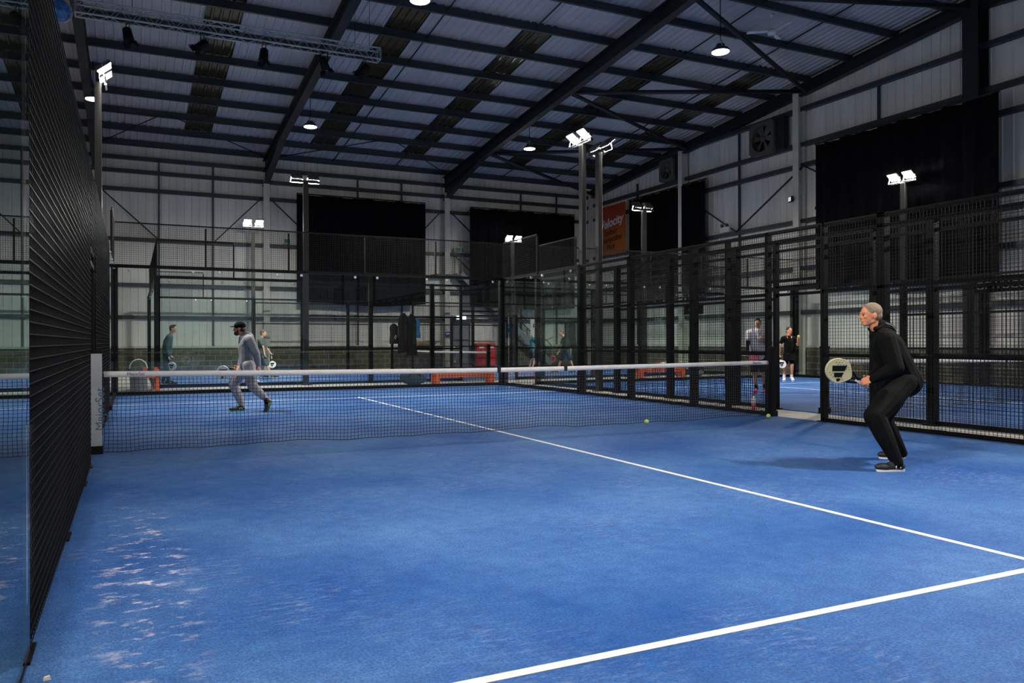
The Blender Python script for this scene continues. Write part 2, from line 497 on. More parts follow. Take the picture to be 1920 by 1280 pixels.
# tube bracing in the end bay
for (a, b) in (((14.45, 7.1, 0), (22.5, 10.6, 0)), ((14.45, 13.8, 0), (22.5, 10.7, 0)), ((14.45, 13.7, 0), (22.5, 17.0, 0)),
               ((14.45, 20.5, 0), (22.5, 17.0, 0)), ((14.45, 20.4, 0), (22.5, 24.3, 0)), ((14.45, 7.0, 0), (22.5, 4.6, 0)),
               ((-0.8, 24.2, 0), (1.4, 20.5, 0)), ((5.7, 24.2, 0), (1.6, 20.5, 0)), ((5.9, 24.2, 0), (10.0, 20.5, 0)), ((14.2, 24.2, 0), (10.2, 20.5, 0))):
    big = b[0] > 20
    p = (a[0], a[1], roof_z(a[1]) - (0.46 if big else 0.3)); q = (b[0], b[1], roof_z(b[1]) - (0.60 if big else 0.3))
    MB().tube([p, q], 0.075 if big else 0.022, 10).build('brace_tube', 'slate_dark', kind='structure', smooth=True)
# girts on back and right walls
for z in (2.28, 3.62, 5.50, 7.55, 8.30, 8.85):
    MB().box(XL, XR-0.2, YB-0.24, YB-0.035, z-0.075, z+0.075).build('wall_girt', 'slate', kind='structure')
for z in (2.28, 3.90, 5.62, 7.66, 8.42, 9.72):
    ye = YB if z < 9.2 else YB - (z - 9.2) / 0.098
    y1 = YF if z < 9.2 else 2*RIDGE_Y - ye
    MB().box(XR-0.24, XR-0.035, max(y1, YF), min(ye, YB-0.3), z-0.075, z+0.075).build('wall_girt', 'slate', kind='structure')
for x in (-9.5, -7.3, -5.0, 1.40, 3.55, 9.95, 12.1, 18.5, 20.6):
    MB().box(x-0.03, x+0.03, YB-0.14, YB-0.05, BZ+0.05, 8.85).build('wall_rail', 'slate', kind='structure')
for y in (21.0, 14.2, 7.9, 1.2, -5.2):
    MB().box(XR-0.14, XR-0.05, y-0.03, y+0.03, BZ+0.05, 9.7 if y < 20 else 8.9).build('wall_rail', 'slate', kind='structure')
for (xa, za, xb, zb) in ((-0.8, 7.5, 1.40, 5.5), (5.6, 7.6, 3.55, 5.5), (5.9, 7.6, 8.2, 5.5), (14.1, 7.6, 12.1, 5.5), (14.5, 7.6, 16.9, 5.5)):
    MB().bar((xa, YB-0.27, za), (xb, YB-0.27, zb), 0.05, 0.05).build('wall_brace', 'slate_dark', kind='structure')
for (ya, za, yb, zb) in ((10.9, 7.55, 14.2, 5.65), (17.2, 7.55, 14.2, 5.65), (10.8, 7.6, 7.9, 5.9), (4.8, 7.6, 7.9, 5.9)):
    MB().bar((XR-0.27, ya, za), (XR-0.27, yb, zb), 0.05, 0.05).build('wall_brace', 'slate_dark', kind='structure')

# ------------------------------------------------------------------ court surfaces
def court_surface(cx, cy, rz=0.0, x0=-5.09, x1=5.09, y0=-10.05, y1=10.02):
    mb = MB(); mb.box(x0, x1, y0, y1, -0.014, 0.0)
    def ln(a, b, c, d): mb.box(a, b, c, d, 0.0005, 0.0025, 1)
    for s in (-1, 1):
        ln(-5, 5, s*6.95-0.025, s*6.95+0.025)
    ln(-0.025, 0.025, -7.15, -6.975); ln(-0.025, 0.025, -6.925, 6.925); ln(-0.025, 0.025, 6.975, 7.15)
    o = mb.build('court_turf', ['turf', 'line'], kind='structure')
    o.location = (cx, cy, 0); o.rotation_euler = (0, 0, rz)
    return o
T0 = court_surface(0, 0)
# texture space: the turf noise is in object space, so shift the first court's mesh to hall coordinates
for v in T0.data.vertices: v.co.x += 5.0
court_surface(16.3, 0)
court_surface(11.0, 18.0, PI/2)
court_surface(-6.3, 0)
court_surface(8.0, -18.0, PI/2)

# ------------------------------------------------------------------ fences
PANELS = {}
def wire_panel_mesh(w, h, sgn=1):
    k = (round(w, 3), round(h, 3), sgn)
    if k not in PANELS:
        mb = MB(); r = 0.0023
        n = max(1, round(w/0.05)); m = max(1, round(h/0.05))
        for i in range(n+1):
            x = w*i/n; mb.box(x-r, x+r, -r, r, 0, h)
        for j in range(m+1):
            z = h*j/m; mb.box(0, w, *((-3*r, -r) if sgn > 0 else (r, 3*r)), z-r, z+r)
        me = bpy.data.meshes.new('mesh_panel'); me.from_pydata(mb.v, [], mb.f); me.update()
        me.materials.append(M['wire']); PANELS[k] = me
    return PANELS[k]
GL = {}
def glass_mesh(w, h):
    k = (round(w, 3), round(h, 3))
    if k not in GL:
        mb = MB(); mb.box(0.004, w-0.004, -0.006, 0.006, 0.0, h)
        me = bpy.data.meshes.new('glass_pane'); me.from_pydata(mb.v, [], mb.f); me.update()
        me.materials.append(M['glass']); GL[k] = me
    return GL[k]
def child(name, me, par, loc, **kw):
    o = bpy.data.objects.new(name, me); COL.objects.link(o); o.parent = par; o.location = loc
    return tag(o, **kw)
BOLT = {}
def bolt_mesh():
    if 'b' not in BOLT:
        mb = MB(); mb.lathe([(0.001, -0.035), (0.034, -0.03), (0.036, -0.010), (0.015, -0.008), (0.012, 0.03)], n=10, axis='Y')
        me = bpy.data.meshes.new('glass_bolt'); me.from_pydata(mb.v, [], mb.f); me.update(); me.materials.append(M['bolt']); BOLT['b'] = me
    return BOLT['b']

def fence(origin, rz, segs, posts, out=1, top=3.0, chan=0.085, slim=False, label=None, bolts=True, tops=(), step=(), group=None, pw=0.12, pd=0.12):
    """origin: one end of the fence at floor level; it runs along local +X; posts stand on the local y*out side.
       segs: (a, b, 'g'|'m'); tops: (a, b) lengths with the extra metre of mesh; posts: (s, height)"""
    t = thing('court_fence', origin, rz, label=label, cat='fence', group=group)
    if slim: pw, pd = 0.06, 0.06
    yo = out * (pd/2 + 0.012)
    for s, h in posts:
        thin = h < 0
        if thin:
            MB().box(s-0.02, s+0.02, out*0.01-0.02, out*0.01+0.02, top, 4.0).build('post', 'black', t)
        else:
            if s > 8.5 and s < 9.99 and not slim: pw, pd = 0.07, 0.09
            yo = out * (pd/2 + 0.012)
            mb = MB(); mb.box(s-pw/2, s+pw/2, yo-pd/2, yo+pd/2, 0, h); mb.box(s-pw/2-0.05, s+pw/2+0.05, yo-pd/2-0.03, yo+pd/2+0.03, -0.012, 0.012)
            mb.build('post', 'black', t)
    for a, b, kind in segs:
        if kind == 'g':
            MB().box(a, b, -0.03 if chan > 0.05 else -0.008, 0.035 if chan > 0.05 else 0.008, 0.0, chan).build('base_channel', 'black', t)
            MB().box(a, b, out*0.035-0.025, out*0.035+0.025, top-0.01, top+0.07).build('top_rail', 'black', t)
            n = max(1, round((b-a)/2.0)); w = (b-a)/n
            for i in range(n):
                child('glass_pane', glass_mesh(w, top-0.02), t, (a+i*w, 0, 0.02))
                if bolts:
                    for s in (0.3, w-0.3): child('glass_bolt', bolt_mesh(), t, (a+i*w+s, 0, top-0.06))
        else:
            for z, hh in ((0.0, 0.06), (1.0, 0.05), (1.99, 0.05), (2.86, 0.045), (top, 0.06)):
                MB().box(a, b, out*0.012, out*0.012+out*0.045, z, z+hh).build('rail', 'black', t)
            n = max(1, round((b-a)/2.0)); w = (b-a)/n
            for i in range(n):
                child('mesh_panel', wire_panel_mesh(w, 3.0, out), t, (a+i*w, 0, 0.03))
    for a, b in tops:
        n = max(1, round((b-a)/2.0)); w = (b-a)/n
        for i in range(n): child('mesh_panel', wire_panel_mesh(w, 1.0, out), t, (a+i*w, 0, top+0.05))
        MB().box(a, b, -0.015, 0.015, top+1.03, top+1.06).build('top_rail', 'black', t)
    return t

def lintel(par, a, b, out=1):
    for z, h in ((3.0, 0.06), (2.86, 0.045), (2.06, 0.05), (2.20, 0.05)):
        MB().box(a, b, out*0.012, out*0.057, z, z+h).build('gate_lintel', 'black', par)
    child('mesh_panel', wire_panel_mesh(b-a, 0.8, out), par, (a, 0, 2.22))

HALF = [(0.0, 4.0, 'g'), (4.0, 9.87, 'm')]
HP = [(0.0, 3.06), (2.0, -1), (4.0, 3.06), (6.0, 3.06), (8.0, 3.06), (8.93, 3.06), (9.87, 3.06)]
NEARH = [(0.0, 4.0, 'g'), (4.0, 9.0, 'm')]
NP = [(0.0, 3.06), (2.0, -1), (4.0, 3.06), (6.0, 3.06), (8.0, 3.06), (9.0, 3.06)]
XOUR = 10.06
# our court, right side (runs from the far corner towards the camera: local +X = -Y)
r_far = fence((XOUR, 10, 0), -PI/2, HALF, HP, out=1, tops=[(0, 2)], label='black side fence right of the net on the far half of the court')
lintel(r_far, 9.87, 10.94, 1)
r_near = fence((XOUR, -10, 0), PI/2, NEARH, NP, out=-1, tops=[(0, 2)], label='black mesh side fence behind the player in black')
# our court, left side
l_far = fence((-0.02, 10, 0), -PI/2, HALF, HP, out=-1, tops=[(0, 2)], label='dark mesh fence beyond the silver net post on the left')
lintel(l_far, 9.87, 10.94, -1)
l_near = fence((-0.02, -10, 0), PI/2, NEARH, NP, out=1, tops=[(0, 2)], chan=0.02, label='nearest glass and mesh fence at the left edge of the picture')
# back of our court
fence((0, 10.02, 0), 0, [(0, 10.04, 'g')], [(0.0, 3.06), (10.04, 3.06), (2, -1), (4, -1), (6, -1), (8, -1)], out=1, tops=[(0, 10.04)],
      label='long glass back wall behind the man in the cap, mesh above it')
# neighbouring court
XN0, XN1 = 11.25, 21.35
n_far = fence((XN0, 10, 0), -PI/2, NEARH, NP, out=-1, tops=[(0, 2)], label='far half of the next court fence, doubled just behind our right fence')
lintel(n_far, 9.0, 10.94, -1)
n_near = fence((XN0, -10, 0), PI/2, NEARH, NP, out=1, tops=[(0, 2)], label='black fence of the next court seen directly behind the player in black')
f_far = fence((XN1, 10, 0), -PI/2, NEARH, NP, out=1, tops=[(0, 2)], label='far side fence of the next court behind the woman in black')
lintel(f_far, 9.0, 10.94, 1)
fence((XN1, -10, 0), PI/2, NEARH, NP, out=-1, tops=[(0, 2)], label='far side fence of the next court, at the right edge of the picture')
fence((XN0, 10.02, 0), 0, [(0, 10.1, 'g')], [(0.0, 3.06), (10.1, 3.06), (2, -1), (4, -1), (6, -1), (8, -1)], out=1, tops=[(0, 10.1)],
      label='glass end wall of the next court beyond the man in the white shirt')
# far court, turned a quarter
c_l = fence((1.0, 12.98, 0), 0, NEARH, NP, out=-1, tops=[(0, 2)], label='near side fence of the far court, left half, coats hanging on it')
lintel(c_l, 9.0, 10.94, -1)
fence((21.0, 12.98, 0), PI, NEARH, NP, out=1, tops=[(0, 2)], label='near side fence of the far court, right half behind the corner glass')
fence((1.0, 23.04, 0), 0, NEARH, NP, out=1, tops=[(0, 2)], label='far side fence of the far court, left half before the back wall')
fence((21.0, 23.04, 0), PI, NEARH, NP, out=-1, tops=[(0, 2)], label='far side fence of the far court, right half before the stairs')
fence((0.98, 12.98, 0), PI/2, slim=True, segs=[(0, 10.06, 'g')], posts=[(0.0, 3.06), (10.06, 3.06), (2, -1), (4, -1), (6, -1), (8, -1)], out=1, tops=[(0, 10.06)],
      label='left end wall of the far court seen almost edge-on')
fence((21.02, 12.98, 0), PI/2, [(0, 10.06, 'g')], [(0.0, 3.06), (10.06, 3.06), (2, -1), (4, -1), (6, -1), (8, -1)], out=-1, tops=[(0, 10.06)],
      label='right end wall of the far court towards the orange banner')
# court beyond the left fence
fence((-1.2, 10, 0), -PI/2, NEARH, NP, out=1, tops=[(0, 2)], label='fence of the left neighbour court, far half, beyond our left mesh fence')
fence((-1.2, -10, 0), PI/2, NEARH, NP, out=-1, tops=[(0, 2)], chan=0.02, label='fence of the left neighbour court seen through the nearest glass')

# perforated name plates on the neighbour fences
def plate(loc, rz, w, txt, label, sx=1.0):
    t = thing('name_plate', loc, rz, label=label, cat='sign')
    MB().box(-w/2, w/2, -0.006, 0.006, -0.09, 0.09).build('plate', 'black', t)
    if txt: text_obj('lettering', txt, 0.15, 'grey', t, (0, -0.008, 0), (PI/2, 0, 0), sx=sx)
    return t
plate((XN0-0.02, -2.95, 2.0), -PI/2, 0.75, 'OFWUCO', 'black plate with pale cut letters on the fence at the far right')
plate((XN0-0.02, 3.3, 1.90), -PI/2, 0.60, 'OIO', 'short black plate hanging under a fence rail left of the white-shirted man')

# ------------------------------------------------------------------ nets
def make_net(loc, rz, label, left_mat='black', hi=True, w=9.9, posts=True, strap2=None, writing=False):
    t = thing('court_net', loc, rz, label=label, cat='net')
    def top(x): return 0.88 + 0.04 * (abs(x)/5.0)**1.3
    def wav(x, z): return 0.012*math.sin(x*3.1 + z*2) + 0.02*(1-z)*math.sin(x*1.3+1)
    def low(x): return 0.010 + 0.028*max(0, math.sin(x*2.7)*math.sin(x*0.9+0.5)) + 0.006*math.sin(x*11)*math.sin(x*3.7)
    mb = MB(); r = 0.0025 if hi else 0.0025
    n = int(w/0.045); m = 20
    for i in range(n+1):
        x = -w/2 + w*i/n; zt = top(x) - 0.055; zl = low(x)
        pts = [(x + 0.006*math.sin(x*9+q*2.0), wav(x, zl+(zt-zl)*q/4), zl + (zt-zl)*q/4) for q in range(5)]
        for a, b in zip(pts[:-1], pts[1:]): mb.bar(a, b, 2*r, up=(0, 1, 0))
    K = 110
    for j in range(m+1):
        for k in range(K):
            xa, xb = -w/2+w*k/K, -w/2+w*(k+1)/K
            za = low(xa) + (top(xa)-0.055-low(xa))*j/m; zb = low(xb) + (top(xb)-0.055-low(xb))*j/m
            rr = 0.008 if j == 0 else 2*r
            mb.bar((xa, wav(xa, za), za), (xb, wav(xb, zb), zb), rr)
    mb.build('net_mesh', 'net', t)
    mb = MB(); K = 120; vs = []; fs = []
    for k in range(K+1):
        x = -w/2 + w*k/K; z = top(x); y = wav(x, z) ; d = 0.006 + 0.001*math.sin(x*7)
        vs += [(x, y-d, z-0.065), (x, y-d-0.001, z-0.02), (x, y, z), (x, y+d+0.001, z-0.02), (x, y+d, z-0.065)]
    for k in range(K):
        for q in range(5): fs.append((k*5+q, (k+1)*5+q, (k+1)*5+(q+1) % 5, k*5+(q+1) % 5))
    fs += [(0, 1, 2, 3, 4), tuple(K*5+q for q in (4, 3, 2, 1, 0))]
    mb.add(vs, fs); mb.build('top_band', 'band', t, smooth=True)
    for xs in [0.0] + ([strap2] if strap2 else []):
        y = wav(xs, 0.88)
        s_ = MB(); s_.box(xs-0.024, xs+0.024, y-0.016, y+0.016, top(xs)-0.07, top(xs)+0.006)
        s_.build('strap', 'net', t)
    for sgn in (-1, 1):
        x = sgn * (w/2 + 0.08)
        mat = left_mat if sgn < 0 else 'black'
        mb = MB(); mb.box(x-0.06, x+0.06, -0.05, 0.05, 0.07, 1.14)
        p = chamfer(mb.build('net_post', mat, t), 0.012)
        if mat == 'silver': p['label'] = 'silver net post with faint lettering'
        MB().box(x-0.07, x+0.07, -0.07, 0.07, -0.012, 0.09).build('post_foot', 'black', p)
        MB().box(x-0.062, x+0.062, -0.052, 0.052, 1.12, 1.15).build('post_cap', 'black', p)
        MB().tube([(sgn*(w/2-0.03), 0, 0.90), (x-sgn*0.05, 0, 0.90)], 0.005, 6).build('tension_cable', 'bolt', t)
    if writing:
        M['print'] = plain('blue_band_print', (0.16, 0.14, 0.32), 0.7)
        text_obj('lettering', 'MejorSet', 0.05, 'print', t, (-4.62, wav(-4.62, .9)-0.012, 0.885), (PI/2, 0, 0), extrude=0.0008)
        text_obj('lettering', 'MejorSet', 0.05, 'print', t, (4.70, wav(4.7, .9)-0.012, 0.885), (PI/2, 0, 0), extrude=0.0008)
        M['print2'] = plain('dark_post_print', (0.10, 0.13, 0.22), 0.6)
        text_obj('lettering', 'MejorSet', 0.13, 'print2', t, (-(w/2+0.035), -0.052, 0.5), (PI/2, -PI/2, 0), extrude=0.001)
    return t
make_net((5.02, 0, 0), 0, 'net of the nearest court with white top band and silver left post', left_mat='silver', strap2=1.06, writing=True)
make_net((16.3, 0, 0), 0, 'net of the next court, half hidden behind the player in black', hi=False)
make_net((11.0, 18.0, 0), PI/2, 'net of the far court in front of the red cabinet', hi=False)

# ------------------------------------------------------------------ floodlight masts
def area(name, par, loc, rot, sx, sy, watts, col=(1.0, 0.955, 0.88), spread=math.radians(110)):
    l = bpy.data.lights.new(name, 'AREA'); l.shape = 'RECTANGLE'; l.size = sx; l.size_y = sy
    l.energy = watts; l.color = col; l.spread = spread
    o = bpy.data.objects.new(name, l); COL.objects.link(o); o.parent = par; o.location = loc; o.rotation_euler = rot
    return o
def mast(x, y, rz, label, lit=True, h=6.0):
    """local +X points to the court that is lit"""
    t = thing('floodlight_mast', (x, y, 0), rz, label=label, cat='floodlight')
    mb = MB(); mb.box(-0.06, 0.06, -0.075, 0.075, 0, h); mb.box(-0.13, 0.13, -0.14, 0.14, -0.012, 0.015)
    chamfer(mb.build('pole', 'pole', t), 0.008)
    MB().box(-0.03, 0.03, -0.42, 0.42, h, h+0.06).build('crossbar', 'pole', t)
    tilt = math.radians(39)
    for s in (-1, 1):
        yc = s*0.24
        hd = thing('lamp_head', (0.10, yc, h+0.20)); hd.parent = t; hd.rotation_euler = (0, -tilt, 0)
        mb = MB(); mb.box(-0.15, 0.15, -0.16, 0.16, -0.02, 0.035)
        for k in range(7): mb.box(-0.13+k*0.04, -0.12+k*0.04, -0.14, 0.14, 0.035, 0.07)
        chamfer(mb.build('housing', 'darkgrey', hd), 0.006)
        MB().box(-0.135, 0.135, -0.145, 0.145, -0.026, -0.0195).build('lamp_glass', 'head', hd)
        mb = MB()
        for q in (-1, 1): mb.bar((-0.02, q*0.17, 0.01), (-0.10, q*0.17, -0.17), 0.035, 0.008)
        mb.bar((-0.10, -0.17, -0.17), (-0.10, 0.17, -0.17), 0.035, 0.01)
        mb.build('bracket', 'bolt', hd)
        area('lamp', hd, (0, 0, -0.03), (0, 0, 0), 0.26, 0.28, FLOOD_W)
    return t
mast(10.32, 6.2, PI, 'brightest twin floodlight mast right of centre, lamps facing the camera')
mast(10.32, -6.2, PI, 'twin floodlight mast behind the right edge of the nearest court')
mast(-0.20, 6.0, 0, 'pale floodlight mast with two bright lamps above the left fence')
mast(-0.20, -6.0, 0, 'twin floodlight mast over the nearest left glass')
mast(11.12, 6.7, 0, 'floodlight mast turned away, just right of the brightest one')
mast(11.12, -6.2, 0, 'floodlight mast of the next court out of the frame at right')
mast(21.60, 6.1, PI, 'twin floodlight mast shining in front of the large right curtain')
mast(21.55, -6.2, PI, 'twin floodlight mast of the next court beyond the right edge')
mast(5.0, 12.75, PI/2, 'unlit-looking floodlight mast in front of the left curtain', h=5.9)
mast(17.05, 12.75, PI/2, 'dark floodlight mast in front of the small right curtain', h=5.9)
mast(5.0, 23.3, -PI/2, 'far twin floodlight left of centre behind the far court', h=6.05)
mast(17.2, 23.3, -PI/2, 'far twin floodlight in front of the second curtain', h=6.05)
mast(2.0, -23.3, PI/2, 'unseen floodlight mast added behind the camera for frontal light, left one')  # this mast and the next are unseen, added to light camera-facing surfaces
mast(14.0, -23.3, PI/2, 'unseen floodlight mast added behind the camera for frontal light, right one')
mast(-0.93, 5.9, PI, 'floodlight mast glimpsed through the left mesh, lamps facing left')
mast(-0.93, -6.2, PI, 'floodlight mast of the left neighbour court behind the near glass')

# ------------------------------------------------------------------ high bay pendants
def pendant(x, y, label, z=9.0):
    t = thing('pendant_lamp', (x, y, z), label=label, cat='lamp', group=None)
    MB().lathe([(0.235, 0.0), (0.24, 0.03), (0.20, 0.09), (0.12, 0.13), (0.11, 0.20), (0.03, 0.22)], n=28).build('housing', 'darkgrey', t, smooth=True)
    MB().lathe([(0.225, -0.012), (0.23, 0.004)], n=28).build('diffuser', 'bay', t)
    mb = MB()
    for k in range(3):
        a = k*2*PI/3; mb.bar((0.19*math.cos(a), 0.19*math.sin(a), 0.08), (0.02*math.cos(a), 0.02*math.sin(a), 0.34), 0.025, 0.006)
    mb.build('bracket', 'bolt', t)
    MB().tube([(0, 0, 0.30), (0, 0, roof_z(y) + 0.02 - z)], 0.012, 6).build('cable', 'black', t)
    l = bpy.data.lights.new('lamp', 'AREA'); l.shape = 'DISK'; l.size = 0.42; l.energy = BAY_W; l.color = (1, 0.96, 0.92)
    o = bpy.data.objects.new('lamp', l); COL.objects.link(o); o.parent = t; o.location = (0, 0, -0.016)
    return t
for x, y, lb in ((-0.76, 17.55, 'hanging round lamp beside the pale mast at upper left'),
                 (6.25, 17.9, 'hanging round lamp above the left curtain'),
                 (15.0, 17.5, 'small hanging round lamp left of the brightest floodlights'),
                 (6.35, 6.75, 'large round lamp cut off by the top edge of the picture'),
                 (14.8, 6.4, 'hanging round lamp under the roof at upper right, near the ceiling fan'),
                 (-0.76, -4.5, 'round lamp hanging behind the left edge of the view'),
                 (6.35, -4.5, 'round lamp hanging above the nearest half court'),
                 (14.8, -4.5, 'round lamp hanging above the right half of the view')):
    pendant(x, y, lb)

# ------------------------------------------------------------------ curtains
def curtain(p0, p1, z0, z1, label, sag=0.04):
    p0, p1 = Vector((*p0, 0)), Vector((*p1, 0)); d = p1 - p0; L = d.length; d.normalize(); nrm = Vector((-d.y, d.x, 0))
    n = int(L/0.06); m = 10; vs = []; fs = []
    for i in range(n+1):
        s = L*i/n
        fold = 0.05*math.sin(s*9.0) + 0.03*math.sin(s*21+1.3) + 0.02*math.sin(s*4.1)
        for j in range(m+1):
            q = j/m
            zb = z0 + 0.05*math.sin(s*1.1+0.5) - sag*math.sin(PI*s/L)
            zt = z1 - 0.03*abs(math.sin(s*2.0))
            p = p0 + d*s + nrm*fold*(1.0 if j < m else 0.5)
            vs.append((p.x, p.y, zt + (zb-zt)*q))
    for i in range(n):
        for j in range(m): a = i*(m+1)+j; fs.append((a, a+1, a+m+2, a+m+1))
    t = thing('stage_curtain', (p0.x, p0.y, 0), label=label, cat='curtain')
    mb = MB(); mb.add([(v[0]-p0.x, v[1]-p0.y, v[2]) for v in vs], fs)
    o = mb.build('cloth', 'curtain', t, smooth=True)
    s = o.modifiers.new('solid', 'SOLIDIFY'); s.thickness = 0.008
    MB().bar((0, 0, z1+0.02), (d.x*L, d.y*L, z1+0.02), 0.05, 0.05).build('track', 'slate_dark', t)
    if abs(d.x) > 0.9:
        for q in (0.03, 0.5, 0.97): MB().bar((L*q, 0, z1+0.02), (L*q, YB-0.22-p0.y, z1-0.10), 0.04, 0.04).build('wall_bracket', 'slate_dark', t)
    return t
curtain((6.95, 23.95), (12.95, 23.95), 2.95, 7.72, 'black curtain on the back wall left of the pale column')
curtain((15.25, 23.95), (21.1, 23.95), 2.9, 7.70, 'black curtain on the back wall right of the pale column, above the stairs')
curtain((22.55, 21.3), (22.55, 15.8), 3.05, 8.1, 'smaller black curtain on the right wall next to the orange banner')
curtain((22.22, 9.9), (22.22, 3.7), 3.0, 8.1, 'largest black curtain on the right wall behind the twin floodlight')

# ------------------------------------------------------------------ roof items: truss, spots, ball, fan, extract fans
tr = thing('lighting_truss', (-0.82, 10.2, 8.95), label='grey box truss with thin lattice hanging under the roof at upper left', cat='truss')
TL = 7.27; mb = MB()
for yy in (-0.145, 0.145):
    for zz in (-0.145, 0.145): mb.tube([(0, yy, zz), (TL, yy, zz)], 0.024, 8)
mb.build('chord', 'silver', tr)
mb = MB(); k = 0; x = 0.0
while x < TL - 0.05:
    x2 = min(x+0.24, TL); s = 1 if k % 2 else -1
    for yy in (-0.145, 0.145): mb.bar((x, yy, -0.145*s), (x2, yy, 0.145*s), 0.014)
    for zz in (-0.145, 0.145): mb.bar((x, -0.145*s, zz), (x2, 0.145*s, zz), 0.014)
    x = x2; k += 1
mb.build('lattice', 'silver', tr)
mb = MB()
for xe in (0, TL):
    mb.bar((xe, -0.145, -0.145), (xe, 0.145, -0.145), 0.03); mb.bar((xe, -0.145, 0.145), (xe, 0.145, 0.145), 0.03)
    mb.bar((xe, -0.145, -0.145), (xe, -0.145, 0.145), 0.03); mb.bar((xe, 0.145, -0.145), (xe, 0.145, 0.145), 0.03)
mb.build('end_frame', 'silver', tr)
for xe in (1.2, 6.6, 7.0):
    MB().tube([(xe, 0, 0.14), (xe, 0, roof_z(10.2)-0.2-8.95)], 0.006, 5).build('hanging_wire', 'black', tr)
def spot(x, yaw, pitch, label):
    t = thing('stage_spotlight', (x, 10.2, 8.78), yaw, label=label, cat='stage light')
    mb = MB(); mb.bar((0, -0.13, 0.0), (0, 0.13, 0.0), 0.03, 0.01)
    for q in (-1, 1): mb.bar((0, q*0.13, 0), (0, q*0.13, -0.26), 0.03, 0.01)
    mb.tube([(0, 0, 0.0), (0, 0, 0.05)], 0.015, 6)
    mb.build('yoke', 'black', t)
    b = thing('lamp_body', (0, 0, -0.26)); b.parent = t; b.rotation_euler = (0, pitch, 0)
    MB().lathe([(0.05, -0.16), (0.10, -0.12), (0.115, 0.08), (0.125, 0.16), (0.11, 0.165)], n=18, axis='Z').build('can', 'black', b, smooth=True)
    mb = MB()
    for k in range(4):
        a = k*PI/2; c = Vector((math.cos(a), math.sin(a), 0)); mb.add([c*0.12+Vector((0,0,.16))+Vector((-c.y,c.x,0))*0.09, c*0.12+Vector((0,0,.16))-Vector((-c.y,c.x,0))*0.09, c*0.19+Vector((0,0,.27))-Vector((-c.y,c.x,0))*0.07, c*0.19+Vector((0,0,.27))+Vector((-c.y,c.x,0))*0.07], [(0,1,2,3)])
    o = mb.build('barn_door', 'black', b); o.modifiers.new('s', 'SOLIDIFY').thickness = 0.004
for x, yw, pt, lb in ((0.28, 0.3, PI-0.2, 'dark stage spotlight under the truss, nearest its left end'),
                      (1.95, -0.4, PI+0.9, 'dark stage spotlight under the truss, second from its left end'),
                      (3.42, 0.2, PI+0.1, 'dark stage spotlight under the truss, middle of the five'),
                      (4.95, 0.6, PI-0.5, 'dark stage spotlight under the truss, in front of the rafter'),
                      (6.05, -0.5, PI+0.7, 'large dark stage spotlight at the right end of the truss')):
    spot(x, yw, pt, lb)
bt = thing('effect_ball', (-1.12, 10.1, 8.78), label='blue glossy ball with a pale rim hanging at the left end of the truss', cat='ball lamp')
MB().ell((0, 0, 0), (0.22, 0.22, 0.25), n=28, m=18).build('ball', plain('blue_ball', (0.03, 0.15, 0.42), 0.12, var=0.6, scale=12, spec=1.0), bt, smooth=True)
mb = MB(); mb.lathe([(0.235, -0.02), (0.26, -0.02), (0.26, 0.02), (0.235, 0.02)], n=32, axis='Y')
mb.build('rim', plain('pale_rim', (0.5, 0.5, 0.45), 0.3, var=0.5, scale=20), bt, smooth=False)
MB().tube([(0, 0, 0.2), (0, 0, roof_z(10.1)-0.2-8.78)], 0.008, 6).build('hanging_wire', 'black', bt)

fn = thing('ceiling_fan', (17.9, 7.63, 10.5), 0.5, label='white three-bladed ceiling fan under the roof at upper right', cat='fan')
MB().lathe([(0.03, -0.09), (0.12, -0.07), (0.14, 0.0), (0.10, 0.07), (0.03, 0.09)], n=20).build('motor', 'white', fn, smooth=True)
for k in range(3):
    a = k*2*PI/3; mb = MB()
    c, s = math.cos(a), math.sin(a)
    pts = [(0.12, -0.03, 0.0), (0.72, -0.075, 0.0), (0.72, 0.075, 0.02), (0.12, 0.05, 0.02)]
    vs = [(p[0]*c-p[1]*s, p[0]*s+p[1]*c, p[2]+dz) for dz in (0, 0.008) for p in pts]
    mb.add(vs, [(3, 2, 1, 0), (4, 5, 6, 7), (0, 1, 5, 4), (1, 2, 6, 5), (2, 3, 7, 6), (3, 0, 4, 7)]); mb.build('blade', 'white', fn)
MB().tube([(0, 0, 0.07), (0, 0, roof_z(7.63)-0.12-10.5)], 0.018, 8).build('down_rod', 'white', fn)
MB().lathe([(0.07, 0.0), (0.05, -0.08), (0.02, -0.10)], c=(0, 0, roof_z(7.63)-0.12-10.5), n=16).build('canopy', 'white', fn, smooth=True)

